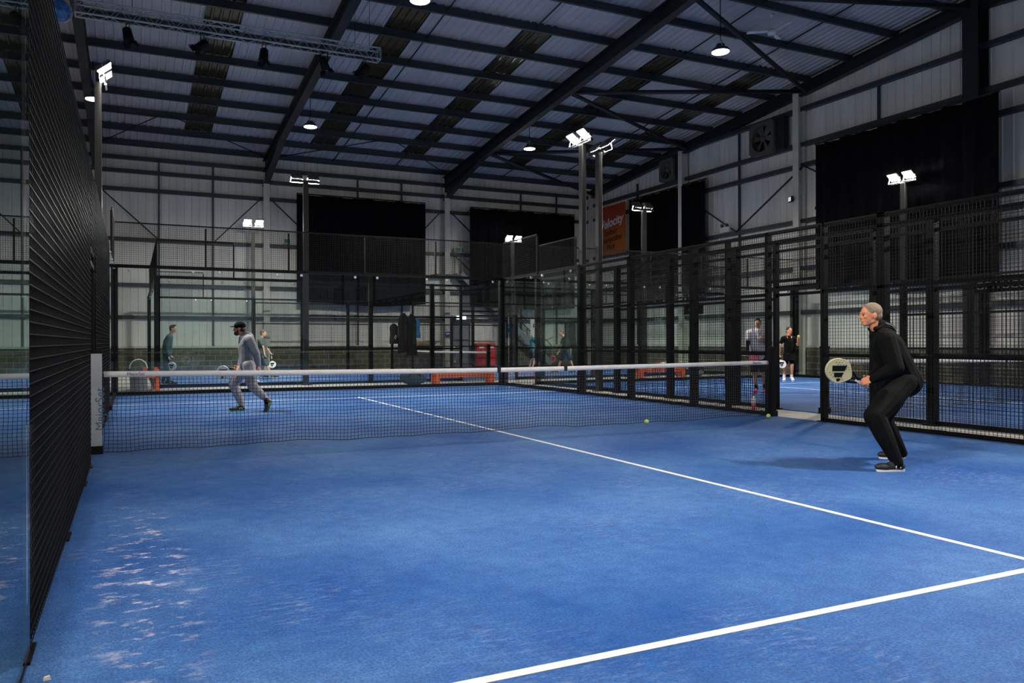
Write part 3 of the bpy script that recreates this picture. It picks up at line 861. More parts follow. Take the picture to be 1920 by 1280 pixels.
def extract(y, z, label, s=0.62):
    t = thing('extractor_fan', (XR-0.36, y, z), label=label, cat='fan')
    fr = plain('fan_housing_grey', (0.10, 0.095, 0.08), 0.6, var=0.15)
    mb = MB(); n = 28
    o_ = []; i_ = []
    for k in range(n):
        a = 2*PI*k/n; cx, cz = math.cos(a), math.sin(a); m_ = max(abs(cx), abs(cz))
        o_.append((cx/m_*s, cz/m_*s)); i_.append((cx*s*0.82, cz*s*0.82))
    for x0, x1 in ((-0.12, 0.18),):
        vs = [(x0, a, b) for a, b in o_] + [(x0, a, b) for a, b in i_] + [(x1, a, b) for a, b in o_] + [(x1, a, b) for a, b in i_]
        fs = []
        for k in range(n):
            j = (k+1) % n
            fs += [(k, j, n+j, n+k), (2*n+k, 3*n+k, 3*n+j, 2*n+j), (k, 2*n+k, 2*n+j, j), (n+k, n+j, 3*n+j, 3*n+k)]
        mb.add(vs, fs)
    mb.build('frame', fr, t)
    MB().box(0.14, 0.20, -s*0.83, s*0.83, -s*0.83, s*0.83).build('shutter', 'slate_dark', t)
    MB().box(-0.02, 0.20, -s-0.42, -s-0.02, -s, s).build('side_shutter', 'slate_dark', t)
    MB().lathe([(0.02, -0.08), (0.11, -0.05), (0.11, 0.08)], n=16, axis='X').build('hub', fr, t, smooth=True)
    mb = MB()
    for k in range(6):
        a = k*PI/3+0.2; c, q = math.cos(a), math.sin(a)
        pts = [(-0.03, 0.10, -0.06), (-0.03, s*0.76, -0.16), (0.03, s*0.76, 0.10), (0.03, 0.10, 0.06)]
        vs = [(px+dx, py*c-pz*q, py*q+pz*c) for dx in (0, 0.008) for px, py, pz in pts]
        mb.add(vs, [(3, 2, 1, 0), (4, 5, 6, 7), (0, 1, 5, 4), (1, 2, 6, 5), (2, 3, 7, 6), (3, 0, 4, 7)])
    mb.build('blades', fr, t)
extract(12.65, 9.03, 'square extractor fan high on the right wall left of the tall pale column')
extract(18.35, 9.0, 'square extractor fan high on the right wall near the far corner', 0.5)

# ------------------------------------------------------------------ wall fittings
bn = thing('wall_banner', (XR-0.30, 22.95, 6.9), -PI/2, label='orange hanging banner with white slanted lettering on the right wall', cat='banner')
mb, NN, LL, PP = new_mat('orange_banner_print')
tc = NN.new('ShaderNodeTexCoord'); sp = NN.new('ShaderNodeSeparateXYZ'); LL.new(tc.outputs['Object'], sp.inputs[0])
mr = NN.new('ShaderNodeMapRange'); mr.inputs[1].default_value = -1.25; mr.inputs[2].default_value = 1.25; LL.new(sp.outputs[2], mr.inputs[0])
rp = NN.new('ShaderNodeValToRGB'); rp.color_ramp.elements[0].color = (0.50, 0.17, 0.015, 1); rp.color_ramp.elements[1].color = (0.42, 0.035, 0.012, 1)
LL.new(mr.outputs[0], rp.inputs[0]); LL.new(rp.outputs[0], PP.inputs['Base Color'])
MB().box(-1.25, 1.25, -0.01, 0.01, -1.25, 1.25).build('cloth', mb, bn)
M['brown_print'] = plain('dark_banner_print', (0.10, 0.015, 0.008), 0.7)
text_obj('lettering', 'Velocity', 0.62, 'white', bn, (0.02, -0.014, 0.38), (PI/2, -0.12, 0), shear=0.25, bold=0.012)
for k, (w_, z_) in enumerate((('Trampoline', -0.10), ('Trampoline', -0.48), ('Park', -0.86))):
    text_obj('lettering', ('Indoor', 'Trampoline', 'Park')[k], 0.40, 'brown_print', bn, (0.0, -0.014, z_), (PI/2, -0.08, 0), shear=0.2, bold=0.008)

def exit_sign(loc, rz, label, lit=True, w=0.55, h=0.22):
    t = thing('exit_sign', loc, rz, label=label, cat='sign')
    MB().box(-w/2, w/2, -0.03, 0.03, -h/2, h/2).build('case', 'white', t)
    M.setdefault('exit_green', plain('exit_green', (0.01, 0.22, 0.12), 0.5))
    MB().box(-w/2+0.02, w/2-0.02, -0.034, -0.029, -h/2+0.02, h/2-0.02).build('face', 'lit_sign' if lit else 'exit_green', t)
    mb = MB()   # running figure and arrow, in the other colour
    mb.bar((-0.05, -0.036, 0.0), (-0.12, -0.036, 0.0), 0.02, 0.004); mb.bar((-0.12, -0.036, 0.0), (-0.09, -0.036, 0.03), 0.015, 0.004); mb.bar((-0.12, -0.036, 0.0), (-0.09, -0.036, -0.03), 0.015, 0.004)
    mb.ell((0.10, -0.036, 0.05), (0.016, 0.003, 0.016), n=10, m=6); mb.bar((0.10, -0.036, 0.035), (0.08, -0.036, -0.01), 0.018, 0.004)
    mb.bar((0.08, -0.036, -0.01), (0.05, -0.036, -0.05), 0.012, 0.004); mb.bar((0.08, -0.036, -0.01), (0.11, -0.036, -0.055), 0.012, 0.004)
    mb.build('pictogram', 'exit_green' if lit else 'white', t)
exit_sign((15.08, YB-0.30, 2.42), 0, 'lit exit sign above the grey door')
exit_sign((14.98, YB-0.30, 5.72), 0, 'green exit sign high on the back wall beside the pale column', lit=False, w=0.5, h=0.25)
exit_sign((6.66, YB-0.30, 5.72), 0, 'green exit sign beside the left pale column', lit=False, w=0.3, h=0.2)
def emergency(y, z, label):
    t = thing('emergency_light', (XR-0.32, y, z), -PI/2, label=label, cat='lamp')
    MB().box(-0.24, 0.24, -0.06, 0.06, -0.14, 0.06).build('battery_case', 'white', t)
    for s in (-1, 1): MB().lathe([(0.03, 0.04), (0.07, -0.02), (0.075, -0.06), (0.06, -0.065)], c=(s*0.14, -0.02, 0.13), n=14, axis='Y').build('lamp_head', 'darkgrey', t)
emergency(14.75, 5.85, 'white twin-head emergency light beside the small right curtain')
emergency(10.0, 5.83, 'white twin-head emergency light at the edge of the largest curtain')
wf_ = thing('wall_floodlight', (XR-0.58, 11.12, 6.42), -PI/2-0.4, label='small square floodlight on the tall pale column', cat='floodlight')
MB().box(-0.13, 0.13, -0.04, 0.04, -0.10, 0.10).build('housing', 'black', wf_)
MB().box(-0.10, 0.10, -0.045, -0.039, -0.075, 0.075).build('lamp_glass', emit('dim_lamp_glass', (0.8, 0.85, 0.9), 0.4), wf_)
MB().box(-0.02, 0.02, 0.03, 0.12, -0.02, 0.02).build('bracket', 'black', wf_)

dr = thing('door_1', (15.12, YB-0.12, 0), kind='structure')
MB().box(-0.50, -0.44, -0.08, 0.05, 0, 2.15).build('door_frame', 'slate', dr); MB().box(0.44, 0.50, -0.08, 0.05, 0, 2.15).build('door_frame', 'slate', dr)
MB().box(-0.50, 0.50, -0.08, 0.05, 2.1, 2.18).build('door_frame', 'slate', dr)
MB().box(-0.44, 0.44, -0.03, 0.02, 0.0, 2.1).build('door_leaf', 'door', dr)
MB().tube([(0.34, -0.035, 1.0), (0.34, -0.09, 1.0), (0.22, -0.09, 1.0)], 0.012, 8).build('door_handle', 'bolt', dr)
rc = thing('fire_cabinet', (16.25, YB-0.45, 0), label='red cabinet standing against the back wall at the far net', cat='cabinet')
chamfer(MB().box(-0.52, 0.52, -0.25, 0.25, 0.05, 1.16).build('body', 'red', rc), 0.02)
for s in (-1, 1):
    chamfer(MB().box(s*0.26-0.245, s*0.26+0.245, -0.272, -0.252, 0.09, 1.12).build('cabinet_door', 'red', rc), 0.008)
    MB().box(s*0.26-0.13, s*0.26+0.13, -0.278, -0.272, 0.92, 1.02).build('label_plate', 'white', rc)
MB().box(-0.48, 0.48, -0.22, 0.22, 0, 0.05).build('plinth', 'black', rc)
bs = thing('notice', (14.3, YB-0.50, 1.60), label='small blue notice on the pale column', cat='sign')
MB().box(-0.13, 0.13, -0.008, 0.008, -0.12, 0.12).build('panel', plain('blue_notice', (0.03, 0.07, 0.35), 0.5), bs)
MB().box(-0.09, 0.09, -0.011, -0.008, -0.01, 0.05).build('print', 'white', bs)

# staircase behind the second curtain
st = thing('steel_staircase', (14.6, 24.45, 0), label='grey steel staircase climbing left along the back wall under the curtain', cat='staircase')
X0, Z0, X1, Z1 = 5.2, 0.0, 0.2, 4.4
for s in (-1, 1): MB().bar((X0, s*0.36, Z0+0.12), (X1, s*0.36, Z1+0.12), 0.05, 0.28).build('stringer', 'door', st)
for k in range(20):
    q = (k+1)/21; MB().box(X0+(X1-X0)*q-0.13, X0+(X1-X0)*q+0.13, -0.33, 0.33, Z1*q-0.02, Z1*q+0.02).build('tread', 'slate', st)
mb = MB()
for s in (-1, 1):
    mb.tube([(X0, s*0.36, 1.05), (X1, s*0.36, Z1+1.05)], 0.03, 8)
    for k in range(6):
        q = k/5; mb.tube([(X0+(X1-X0)*q, s*0.36, Z1*q+0.1), (X0+(X1-X0)*q, s*0.36, Z1*q+1.05)], 0.02, 6)
mb.build('handrail', 'slate', st)
MB().box(-1.1, 0.25, -0.4, 0.4, 4.34, 4.46).build('landing', 'slate', st)

# ------------------------------------------------------------------ benches and small things
def bench(x, y, rz, label, L=1.9, H=0.43, LH=None):
    LH = LH or H - 0.05
    t = thing('court_bench', (x, y, 0), rz, label=label, cat='bench')
    chamfer(MB().box(-L/2, L/2, -0.19, 0.19, H-0.05, H).build('seat', 'orange', t), 0.006)
    chamfer(MB().box(-L/2+0.06, L/2-0.06, -0.17, -0.15, H-0.23, H-0.05).build('apron', 'orange', t), 0.003)
    for s in (-1, 1):
        x0 = s*(L/2-0.07)
        for q in (-1, 1):
            chamfer(MB().box(x0-0.07, x0+0.07, q*0.14-0.045, q*0.14+0.045, 0, LH).build('leg', 'orange', t), 0.005)
    return t
bench(9.35, 11.25, 0.0, 'orange bench behind the net centre, dark sports bag at its left end')
bench(16.95, 11.75, 0.0, 'orange bench behind the right mesh fence with clothes on top')
bench(0.80, 11.95, PI/2, 'orange bench seen end-on beside the ball tub at far left', L=1.5, H=0.40, LH=0.57)

bg = thing('sports_bag', (7.75, 11.15, 0), 0.05, label='dark blue sports bag on the floor left of the orange bench', cat='bag')
mb = MB()
mb.ell((0, 0, 0.19), (0.42, 0.17, 0.19), n=28, m=16)
for i, v in enumerate(mb.v): mb.v[i] = (v[0], v[1], max(0.0, v[2]*(1.0-0.18*(v[0]/0.42))))
mb.build('body', plain('navy_bag_fabric', (0.016, 0.028, 0.045), 0.7, var=0.3, bump=0.4, bscale=15), bg, smooth=True)
MB().tube([(-0.2, -0.15, 0.22), (-0.15, -0.16, 0.38), (0.1, -0.16, 0.38), (0.15, -0.15, 0.22)], 0.012, 8).build('handle', 'black', bg, smooth=True)
MB().tube([(-0.34, 0, 0.30), (0, 0.0, 0.383), (0.33, 0, 0.29)], 0.008, 6).build('zip', 'grey', bg, smooth=True)

tb = thing('ball_tub', (0.50, 10.78, 0), label='dark grey tub with a clear domed lid beside the far-left bench', cat='bucket')
MB().lathe([(0.15, 0.0), (0.18, 0.02), (0.20, 0.44), (0.215, 0.46), (0.19, 0.46), (0.17, 0.03)], n=26).build('tub', 'grey', tb, smooth=True)
MB().lathe([(0.20, 0.46), (0.20, 0.58), (0.185, 0.68), (0.14, 0.77), (0.06, 0.815), (0.004, 0.82)], n=26).build('lid', pane('clear_lid', (0.9, 0.92, 0.92)), tb, smooth=True)
mb = MB(); mb.tube([(0.20*math.cos(a), 0.0, 0.60+0.23*math.sin(a)) for a in [PI*k/12 for k in range(13)]], 0.012, 8); mb.build('handle', 'white', tb, smooth=True)

M['ball'] = plain('yellow_felt', (0.62, 0.85, 0.10), 0.9, var=0.12, scale=40, bump=0.5, bscale=200)
def ball(x, y, z, label, group=None):
    t = thing('padel_ball', (x, y, z), label=label, cat='ball', group=group)
    MB().ell((0, 0, 0), (0.033, 0.033, 0.033), n=20, m=12).build('felt', 'ball', t, smooth=True)
    pts = []
    for k in range(41):
        a = 2*PI*k/40; v = Vector((math.cos(a)+0.35*math.cos(3*a), math.sin(a)-0.35*math.sin(3*a), 0.95*math.sin(2*a))).normalized()*0.0332
        pts.append(v)
    MB().tube(pts, 0.0012, 5).build('seam', 'white', t)
    return t
ball(7.45, -0.09, 0.033, 'yellow ball lying just in front of the net, right of the court centre')
ball(9.76, -0.22, 0.033, 'yellow ball lying at the foot of the right net post')
ball(0.62, 10.62, 0.49, 'yellow ball on the rim of the grey tub')
ball(12.1, 18.4, 0.45, 'yellow ball in the air before the far grey door, lower of two')
ball(11.9, 18.0, 1.02, 'yellow ball in the air before the far grey door, upper of two')
ball(0.50, 10.78, 0.10, 'yellow ball inside the clear lid of the tub')

bo = thing('drink_bottle', (10.66, 1.02, -0.014), label='clear plastic bottle half full of pink drink behind the mesh fence', cat='bottle')
MB().lathe([(0.034, 0.0), (0.038, 0.01), (0.038, 0.09), (0.034, 0.105), (0.038, 0.12)], n=20).build('drink', plain('pink_drink', (0.65, 0.10, 0.18), 0.2), bo, smooth=True)
MB().lathe([(0.038, 0.121), (0.038, 0.19), (0.022, 0.235), (0.014, 0.25), (0.014, 0.262)], n=20).build('upper_bottle', plain('clear_plastic', (0.72, 0.72, 0.76), 0.15), bo, smooth=True)
MB().lathe([(0.017, 0.262), (0.017, 0.285), (0.004, 0.287)], n=16).build('cap', 'red', bo)

# two foam chips on the turf by the near glass
for x, y, lb in ((0.07, -6.28, 'small cream chip on the turf by the near glass, right one'), (0.12, -6.75, 'small cream chip on the turf by the near glass, left one')):
    mb = MB(); mb.add([(-0.012, -0.01, 0), (0.014, -0.008, 0), (0.01, 0.012, 0), (-0.01, 0.009, 0), (-0.010, -0.008, 0.012), (0.011, -0.006, 0.014), (0.008, 0.010, 0.012), (-0.008, 0.007, 0.010)],
                      [(0,3,2,1),(4,5,6,7),(0,1,5,4),(1,2,6,5),(2,3,7,6),(3,0,4,7)])
    o = mb.build('foam_chip', plain('cream_foam', (0.85, 0.70, 0.45), 0.8), label=lb, cat='litter'); o.location = (x, y, 0.001)

# coats and bags on the fences
def coat(x, y, ztop, w, h, mat, label, rz=0.0, cat='coat', name='hanging_coat', hem=0.0):
    t = thing(name, (x, y, 0), rz, label=label, cat=cat)
    mb = MB(); n = 20; m = 14; vs = []; fs = []
    for j in range(m+1):
        q = j/m; z = ztop - h*q
        ww = w*(0.30 + 0.58*min(1, q*7.0)**0.6 + 0.14*q + 0.05*math.sin(q*9)); dd = 0.05 + 0.05*min(1, q*2)
        for k in range(n):
            a = 2*PI*k/n; rr = 1 + 0.16*math.sin(a*5 + q*3) * min(1, 3*q)
            vs.append((ww/2*math.cos(a)*rr, dd*math.sin(a)*rr, z + (hem*math.cos(a) if j == m else 0)))
    for j in range(m):
        for k in range(n): fs.append((j*n+k, (j+1)*n+k, (j+1)*n+(k+1) % n, j*n+(k+1) % n))
    fs += [tuple(range(n)), tuple(m*n+k for k in range(n-1, -1, -1))]
    mb.add(vs, fs); mb.build('cloth', mat, t, smooth=True)
    MB().tube([(0, 0.05, ztop-0.02), (0, 0.07, ztop+0.04), (0, 0.13, ztop+0.02)], 0.008, 6).build('hanging_loop', 'black', t)
    return t
M['blackcloth'] = plain('black_cloth', (0.010, 0.010, 0.012), 0.9, var=0.3, bump=0.5, bscale=12)
M['bluecloth'] = plain('blue_cloth', (0.03, 0.17, 0.36), 0.85, var=0.3, bump=0.5, bscale=12)
cx = coat(7.98, 12.70, 2.12, 0.34, 1.20, 'blackcloth', 'long black jacket on the fence, in the middle of the hanging clothes', hem=0.04)
coat(8.25, 12.71, 2.10, 0.30, 1.28, 'blackcloth', 'second long black jacket on the fence, touching the blue one')
coat(8.42, 12.78, 1.98, 0.24, 0.62, 'bluecloth', 'blue and black top hanging right of the black jackets')
k_ = coat(7.68, 12.72, 1.80, 0.26, 0.62, 'blackcloth', 'small black drawstring bag with white marks, leftmost on the fence', cat='bag', name='hanging_bag')
mb = MB(); mb.bar((-0.03, -0.12, 1.35), (0.03, -0.12, 1.45), 0.03, 0.004); mb.bar((0.0, -0.12, 1.32), (0.06, -0.12, 1.42), 0.03, 0.004); mb.build('print', 'white', k_)
coat(13.95, 12.72, 1.97, 0.42, 0.95, 'blackcloth', 'black coat hanging behind the corner glass, before the man in black')
wsn = thing('score_card', (12.62, 12.86, 1.72), label='narrow white card with a black mark on the far court fence', cat='sign')
MB().box(-0.12, 0.12, -0.008, 0.008, -0.27, 0.27).build('card', 'white', wsn); MB().box(-0.02, 0.02, -0.012, -0.008, -0.02, 0.12).build('mark', 'black', wsn)
tw = thing('folded_towel', (17.25, 11.75, 0.43), label='pale folded top lying on the right orange bench', cat='clothing')
mb = MB(); mb.ell((0, 0, 0.05), (0.32, 0.14, 0.06), n=24, m=10); mb.ell((0.12, 0.02, 0.10), (0.16, 0.12, 0.045), n=20, m=8)
for i, v in enumerate(mb.v): mb.v[i] = (v[0], v[1], max(0.001, v[2]))
mb.build('cloth', plain('pale_cloth', (0.65, 0.58, 0.52), 0.9, bump=0.6, bscale=10), tw, smooth=True)
cpz = thing('red_cap', (16.85, 11.72, 0.43), label='small dark red cap left of the pale top on the right bench', cat='cap')
mb = MB(); mb.ell((0, 0, 0.0), (0.10, 0.10, 0.11), n=20, m=12)
for i, v in enumerate(mb.v): mb.v[i] = (v[0], v[1], max(0.001, v[2]))
mb.build('crown', 'red', cpz, smooth=True); MB().box(-0.19, -0.07, -0.07, 0.07, 0.0, 0.014).build('peak', 'red', cpz)
bp_ = thing('rucksack', (18.55, 11.7, 0), label='black rucksack on the floor right of the right bench', cat='bag')
mb = MB(); mb.ell((0, 0, 0.20), (0.24, 0.17, 0.22), n=22, m=12)
for i, v in enumerate(mb.v): mb.v[i] = (v[0], v[1], max(0.0, v[2]))
mb.build('body', 'blackcloth', bp_, smooth=True); MB().tube([(-0.15, -0.16, 0.1), (-0.12, -0.2, 0.25), (-0.1, -0.13, 0.38)], 0.02, 8).build('strap', 'blackcloth', bp_, smooth=True)
MB().ell((0, -0.15, 0.14), (0.14, 0.06, 0.10)).build('pocket', 'grey', bp_, smooth=True)
sk = thing('sandbag', (13.35, YB-0.42, BZ+0.05), label='brown sack slumped on the ledge behind the hanging clothes', cat='sack')
mb = MB(); mb.ell((0, -0.02, 0.10), (0.42, 0.10, 0.12), n=22, m=12); mb.ell((-0.45, -0.02, 0.07), (0.25, 0.09, 0.09), n=18, m=10)
for i, v in enumerate(mb.v): mb.v[i] = (v[0], v[1], max(0.0, v[2]))
mb.build('sack', plain('brown_sacking', (0.42, 0.28, 0.14), 0.9, var=0.3, bump=0.6, bscale=10), sk, smooth=True)

# ------------------------------------------------------------------ people
# joint positions in metres from the point on the floor under each person
# N = the side nearer the camera, F = the farther side; rk = racket head centre, rkg = grip
PEOPLE = {
 'front': ((6.96, -4.5, 0.0), {'head': (0.141, 0.33, 1.498), 'neck': (0.199, 0.304, 1.375), 'chest': (0.296, 0.261, 1.183), 'belly': (0.389, 0.22, 0.969), 'pelvis': (0.48, 0.201, 0.84), 'shN': (0.142, 0.144, 1.258), 'shF': (0.418, 0.426, 1.269), 'elN': (0.135, 0.048, 0.984), 'elF': (0.507, 0.452, 0.96), 'wrN': (0.009, 0.192, 0.867), 'wrF': (0.201, 0.391, 0.843), 'haN': (-0.031, 0.298, 0.837), 'haF': (0.015, 0.365, 0.801), 'hipN': (0.373, 0.139, 0.835), 'hipF': (0.557, 0.298, 0.834), 'knN': (-0.04, 0.138, 0.515), 'knF': (0.538, 0.514, 0.445), 'anN': (0.046, -0.022, 0.108), 'anF': (0.791, 0.479, 0.084), 'toN': (-0.135, 0.059, 0.012), 'toF': (0.613, 0.58, 0.008), 'heN': (0.125, -0.057, 0.016), 'heF': (0.85, 0.474, 0.013), 'rk': (-0.185, 0.421, 0.946), 'rkg': (0.008, 0.335, 0.824)}),
 'cap': ((2.64, 4.5, 0.0), {'head': (-0.511, 0.231, 1.486), 'neck': (-0.441, 0.199, 1.361), 'chest': (-0.397, 0.18, 1.159), 'belly': (-0.38, 0.172, 0.986), 'pelvis': (-0.372, 0.168, 0.851), 'shN': (-0.37, -0.03, 1.284), 'shF': (-0.435, 0.394, 1.295), 'elN': (-0.272, -0.117, 1.047), 'elF': (-0.415, 0.407, 1.021), 'wrN': (-0.227, -0.115, 0.828), 'wrF': (-0.5, 0.335, 0.81), 'haN': (-0.209, -0.123, 0.752), 'haF': (-0.568, 0.311, 0.754), 'hipN': (-0.377, 0.061, 0.835), 'hipF': (-0.384, 0.284, 0.829), 'knN': (-0.317, 0.034, 0.462), 'knF': (-0.598, 0.379, 0.481), 'anN': (-0.091, -0.067, 0.223), 'anF': (-0.463, 0.264, 0.097), 'toN': (-0.056, -0.137, 0.056), 'toF': (-0.634, 0.231, 0.019), 'heN': (0.005, -0.109, 0.194), 'heF': (-0.411, 0.241, 0.02), 'rk': (-0.771, 0.401, 0.696), 'rkg': (-0.559, 0.307, 0.754)}),
 'teal': ((1.38, 14.81, 0.0), {'head': (0.101, -0.044, 1.639), 'neck': (0.014, -0.005, 1.441), 'chest': (-0.044, 0.021, 1.251), 'belly': (-0.074, 0.035, 1.029), 'pelvis': (-0.074, 0.035, 0.886), 'shN': (-0.037, -0.179, 1.377), 'shF': (0.022, 0.189, 1.379), 'elN': (-0.097, -0.196, 1.078), 'elF': (-0.021, 0.23, 1.075), 'wrN': (-0.039, -0.2, 0.842), 'wrF': (0.034, 0.151, 0.867), 'haN': (-0.025, -0.206, 0.747), 'haF': (0.062, 0.105, 0.788), 'hipN': (-0.093, -0.066, 0.84), 'hipF': (-0.055, 0.136, 0.837), 'knN': (-0.05, -0.085, 0.477), 'knF': (-0.1, 0.156, 0.47), 'anN': (-0.037, -0.092, 0.113), 'anF': (-0.171, 0.242, 0.101), 'toN': (0.035, -0.124, 0.05), 'toF': (-0.113, 0.217, 0.037), 'heN': (-0.051, -0.085, 0.05), 'heF': (-0.201, 0.256, 0.037), 'rk': (0.049, -0.184, 0.541), 'rkg': (-0.01, -0.191, 0.716)}),
 'behind': ((4.82, 17.55, 0.0), {'head': (-0.274, 0.119, 1.542), 'neck': (-0.325, 0.142, 1.393), 'chest': (-0.326, 0.142, 1.188), 'belly': (-0.292, 0.127, 0.946), 'pelvis': (-0.242, 0.105, 0.742), 'shN': (-0.403, -0.01, 1.3), 'shF': (-0.265, 0.301, 1.3), 'elN': (-0.307, -0.085, 1.041), 'elF': (-0.175, 0.294, 1.075), 'wrN': (-0.273, -0.1, 0.819), 'wrF': (-0.038, 0.233, 0.887), 'haN': (-0.257, -0.108, 0.745), 'haF': (0.013, 0.21, 0.812), 'hipN': (-0.258, 0.002, 0.706), 'hipF': (-0.209, 0.2, 0.702), 'knN': (-0.157, -0.043, 0.391), 'knF': (-0.287, 0.289, 0.383), 'anN': (-0.056, -0.088, 0.113), 'anF': (-0.322, 0.305, 0.103), 'toN': (0.029, -0.125, 0.029), 'toF': (-0.236, 0.267, 0.018), 'heN': (-0.073, -0.08, 0.029), 'heF': (-0.339, 0.312, 0.019), 'rk': (0.029, 0.093, 0.459), 'rkg': (0.013, 0.21, 0.756)}),
 'tshirt': ((16.28, 19.55, 0.0), {'head': (0.02, -0.01, 1.61), 'neck': (-0.002, -0.0, 1.425), 'chest': (-0.023, 0.009, 1.217), 'belly': (-0.024, 0.01, 0.985), 'pelvis': (-0.003, 0.0, 0.846), 'shN': (-0.063, -0.159, 1.355), 'shF': (0.038, 0.168, 1.356), 'elN': (0.087, -0.314, 1.17), 'elF': (0.201, 0.128, 1.1), 'wrN': (0.202, -0.529, 1.262), 'wrF': (0.273, -0.123, 1.193), 'haN': (0.286, -0.567, 1.284), 'haF': (0.358, -0.161, 1.216), 'hipN': (-0.03, -0.097, 0.824), 'hipF': (0.024, 0.098, 0.821), 'knN': (0.011, -0.116, 0.454), 'knF': (-0.019, 0.117, 0.45), 'anN': (-0.095, -0.068, 0.108), 'anF': (-0.105, 0.155, 0.125), 'toN': (0.01, -0.115, 0.015), 'toF': (0.001, 0.108, 0.008), 'heN': (-0.116, -0.059, 0.016), 'heF': (-0.126, 0.165, 0.008), 'rk': (0.474, -0.651, 1.376), 'rkg': (0.286, -0.567, 1.284)}),
 'black': ((16.27, 16.27, 0.0), {'head': (-0.438, 0.194, 1.575), 'neck': (-0.323, 0.142, 1.427), 'chest': (-0.266, 0.117, 1.195), 'belly': (-0.247, 0.108, 0.964), 'pelvis': (-0.247, 0.108, 0.858), 'shN': (-0.278, -0.064, 1.342), 'shF': (-0.274, 0.306, 1.344), 'elN': (-0.218, -0.124, 1.07), 'elF': (-0.355, 0.376, 1.068), 'wrN': (-0.173, -0.089, 0.818), 'wrF': (-0.446, 0.307, 0.836), 'haN': (-0.173, -0.089, 0.734), 'haF': (-0.53, 0.289, 0.774), 'hipN': (-0.242, -0.003, 0.817), 'hipF': (-0.253, 0.221, 0.815), 'knN': (-0.147, -0.046, 0.46), 'knF': (-0.408, 0.29, 0.435), 'anN': (-0.014, -0.105, 0.061), 'anF': (-0.525, 0.342, 0.055), 'toN': (-0.155, -0.097, 0.0), 'toF': (-0.622, 0.385, -0.009), 'heN': (0.025, -0.122, 0.008), 'heF': (-0.486, 0.325, 0.002), 'rk': (-0.729, 0.323, 0.565), 'rkg': (-0.549, 0.298, 0.732)}),
 'white': ((14.07, 4.44, 0.0), {'head': (0.058, -0.029, 1.667), 'neck': (0.034, -0.018, 1.513), 'chest': (0.034, -0.018, 1.294), 'belly': (0.033, -0.018, 1.037), 'pelvis': (0.044, -0.023, 0.845), 'shN': (-0.142, 0.061, 1.436), 'shF': (0.21, -0.097, 1.435), 'elN': (-0.203, 0.033, 1.167), 'elF': (0.3, -0.192, 1.191), 'wrN': (-0.289, -0.038, 0.976), 'wrF': (0.008, -0.28, 1.268), 'haN': (-0.338, -0.071, 0.9), 'haF': (-0.099, -0.287, 1.331), 'hipN': (-0.038, 0.014, 0.793), 'hipF': (0.138, -0.065, 0.793), 'knN': (-0.053, -0.034, 0.474), 'knF': (0.146, -0.123, 0.474), 'anN': (0.019, -0.012, 0.099), 'anF': (0.207, -0.095, 0.099), 'toN': (-0.215, -0.181, 0.008), 'toF': (0.028, -0.289, 0.007), 'heN': (0.042, 0.011, -0.012), 'heF': (0.23, -0.073, -0.012), 'rk': (-0.262, -0.214, 0.839), 'rkg': (-0.315, -0.081, 0.875)}),
 'woman': ((18.78, 8.03, 0.0), {'head': (0.148, -0.067, 1.553), 'neck': (0.133, -0.06, 1.405), 'chest': (0.133, -0.06, 1.223), 'belly': (0.132, -0.06, 1.009), 'pelvis': (0.147, -0.067, 0.86), 'shN': (-0.033, 0.014, 1.323), 'shF': (0.284, -0.128, 1.322), 'elN': (-0.124, 0.054, 1.076), 'elF': (0.349, -0.211, 1.108), 'wrN': (-0.178, 0.024, 0.829), 'wrF': (0.229, -0.322, 1.256), 'haN': (-0.217, -0.013, 0.748), 'haF': (0.204, -0.366, 1.321), 'hipN': (0.056, -0.026, 0.811), 'hipF': (0.222, -0.1, 0.811), 'knN': (0.001, -0.056, 0.499), 'knF': (0.182, -0.137, 0.499), 'anN': (-0.005, 0.001, 0.102), 'anF': (0.206, -0.093, 0.101), 'toN': (-0.216, -0.178, 0.008), 'toF': (0.067, -0.305, 0.007), 'heN': (0.033, 0.017, -0.007), 'heF': (0.244, -0.077, -0.008), 'rk': (-0.182, -0.084, 0.535), 'rkg': (-0.217, -0.013, 0.715)}),
}
def skin_mat(name, col):
    m = plain(name, col, 0.5, var=0.10, scale=14, spec=0.35)
    P = m.node_tree.nodes['Principled BSDF']
    P.inputs['Subsurface Weight'].default_value = 0.08
    P.inputs['Subsurface Radius'].default_value = (0.02, 0.008, 0.004)
    return m
M['skin_tan'] = skin_mat('tanned_skin', (0.66, 0.26, 0.13))
M['skin_fair'] = skin_mat('fair_skin', (0.66, 0.36, 0.24))
M['hair_grey'] = plain('short_grey_hair', (0.24, 0.175, 0.115), 0.85, var=0.35, scale=60, bump=0.6, bscale=250)
M['hair_dark'] = plain('dark_hair', (0.022, 0.014, 0.010), 0.6, var=0.4, scale=60, bump=0.6, bscale=200)
M['hair_brown'] = plain('brown_hair', (0.13, 0.07, 0.035), 0.6, var=0.4, scale=60, bump=0.6, bscale=200)
M['eye'] = plain('dark_eye', (0.02, 0.015, 0.012), 0.2)
M['cloth_black'] = plain('black_sportswear', (0.0028, 0.0030, 0.0028), 0.85, var=0.4, scale=6, spec=0.12, bump=0.6, bscale=14)
M['cloth_grey'] = plain('grey_hoodie_cotton', (0.24, 0.245, 0.26), 0.85, var=0.22, scale=7, bump=0.6, bscale=13)
M['cloth_joggers'] = plain('light_grey_joggers', (0.40, 0.37, 0.37), 0.85, var=0.25, scale=9, bump=0.7, bscale=14)
M['cloth_teal'] = plain('dark_teal_fabric', (0.035, 0.085, 0.100), 0.85, var=0.15, scale=8, bump=0.4, bscale=12)
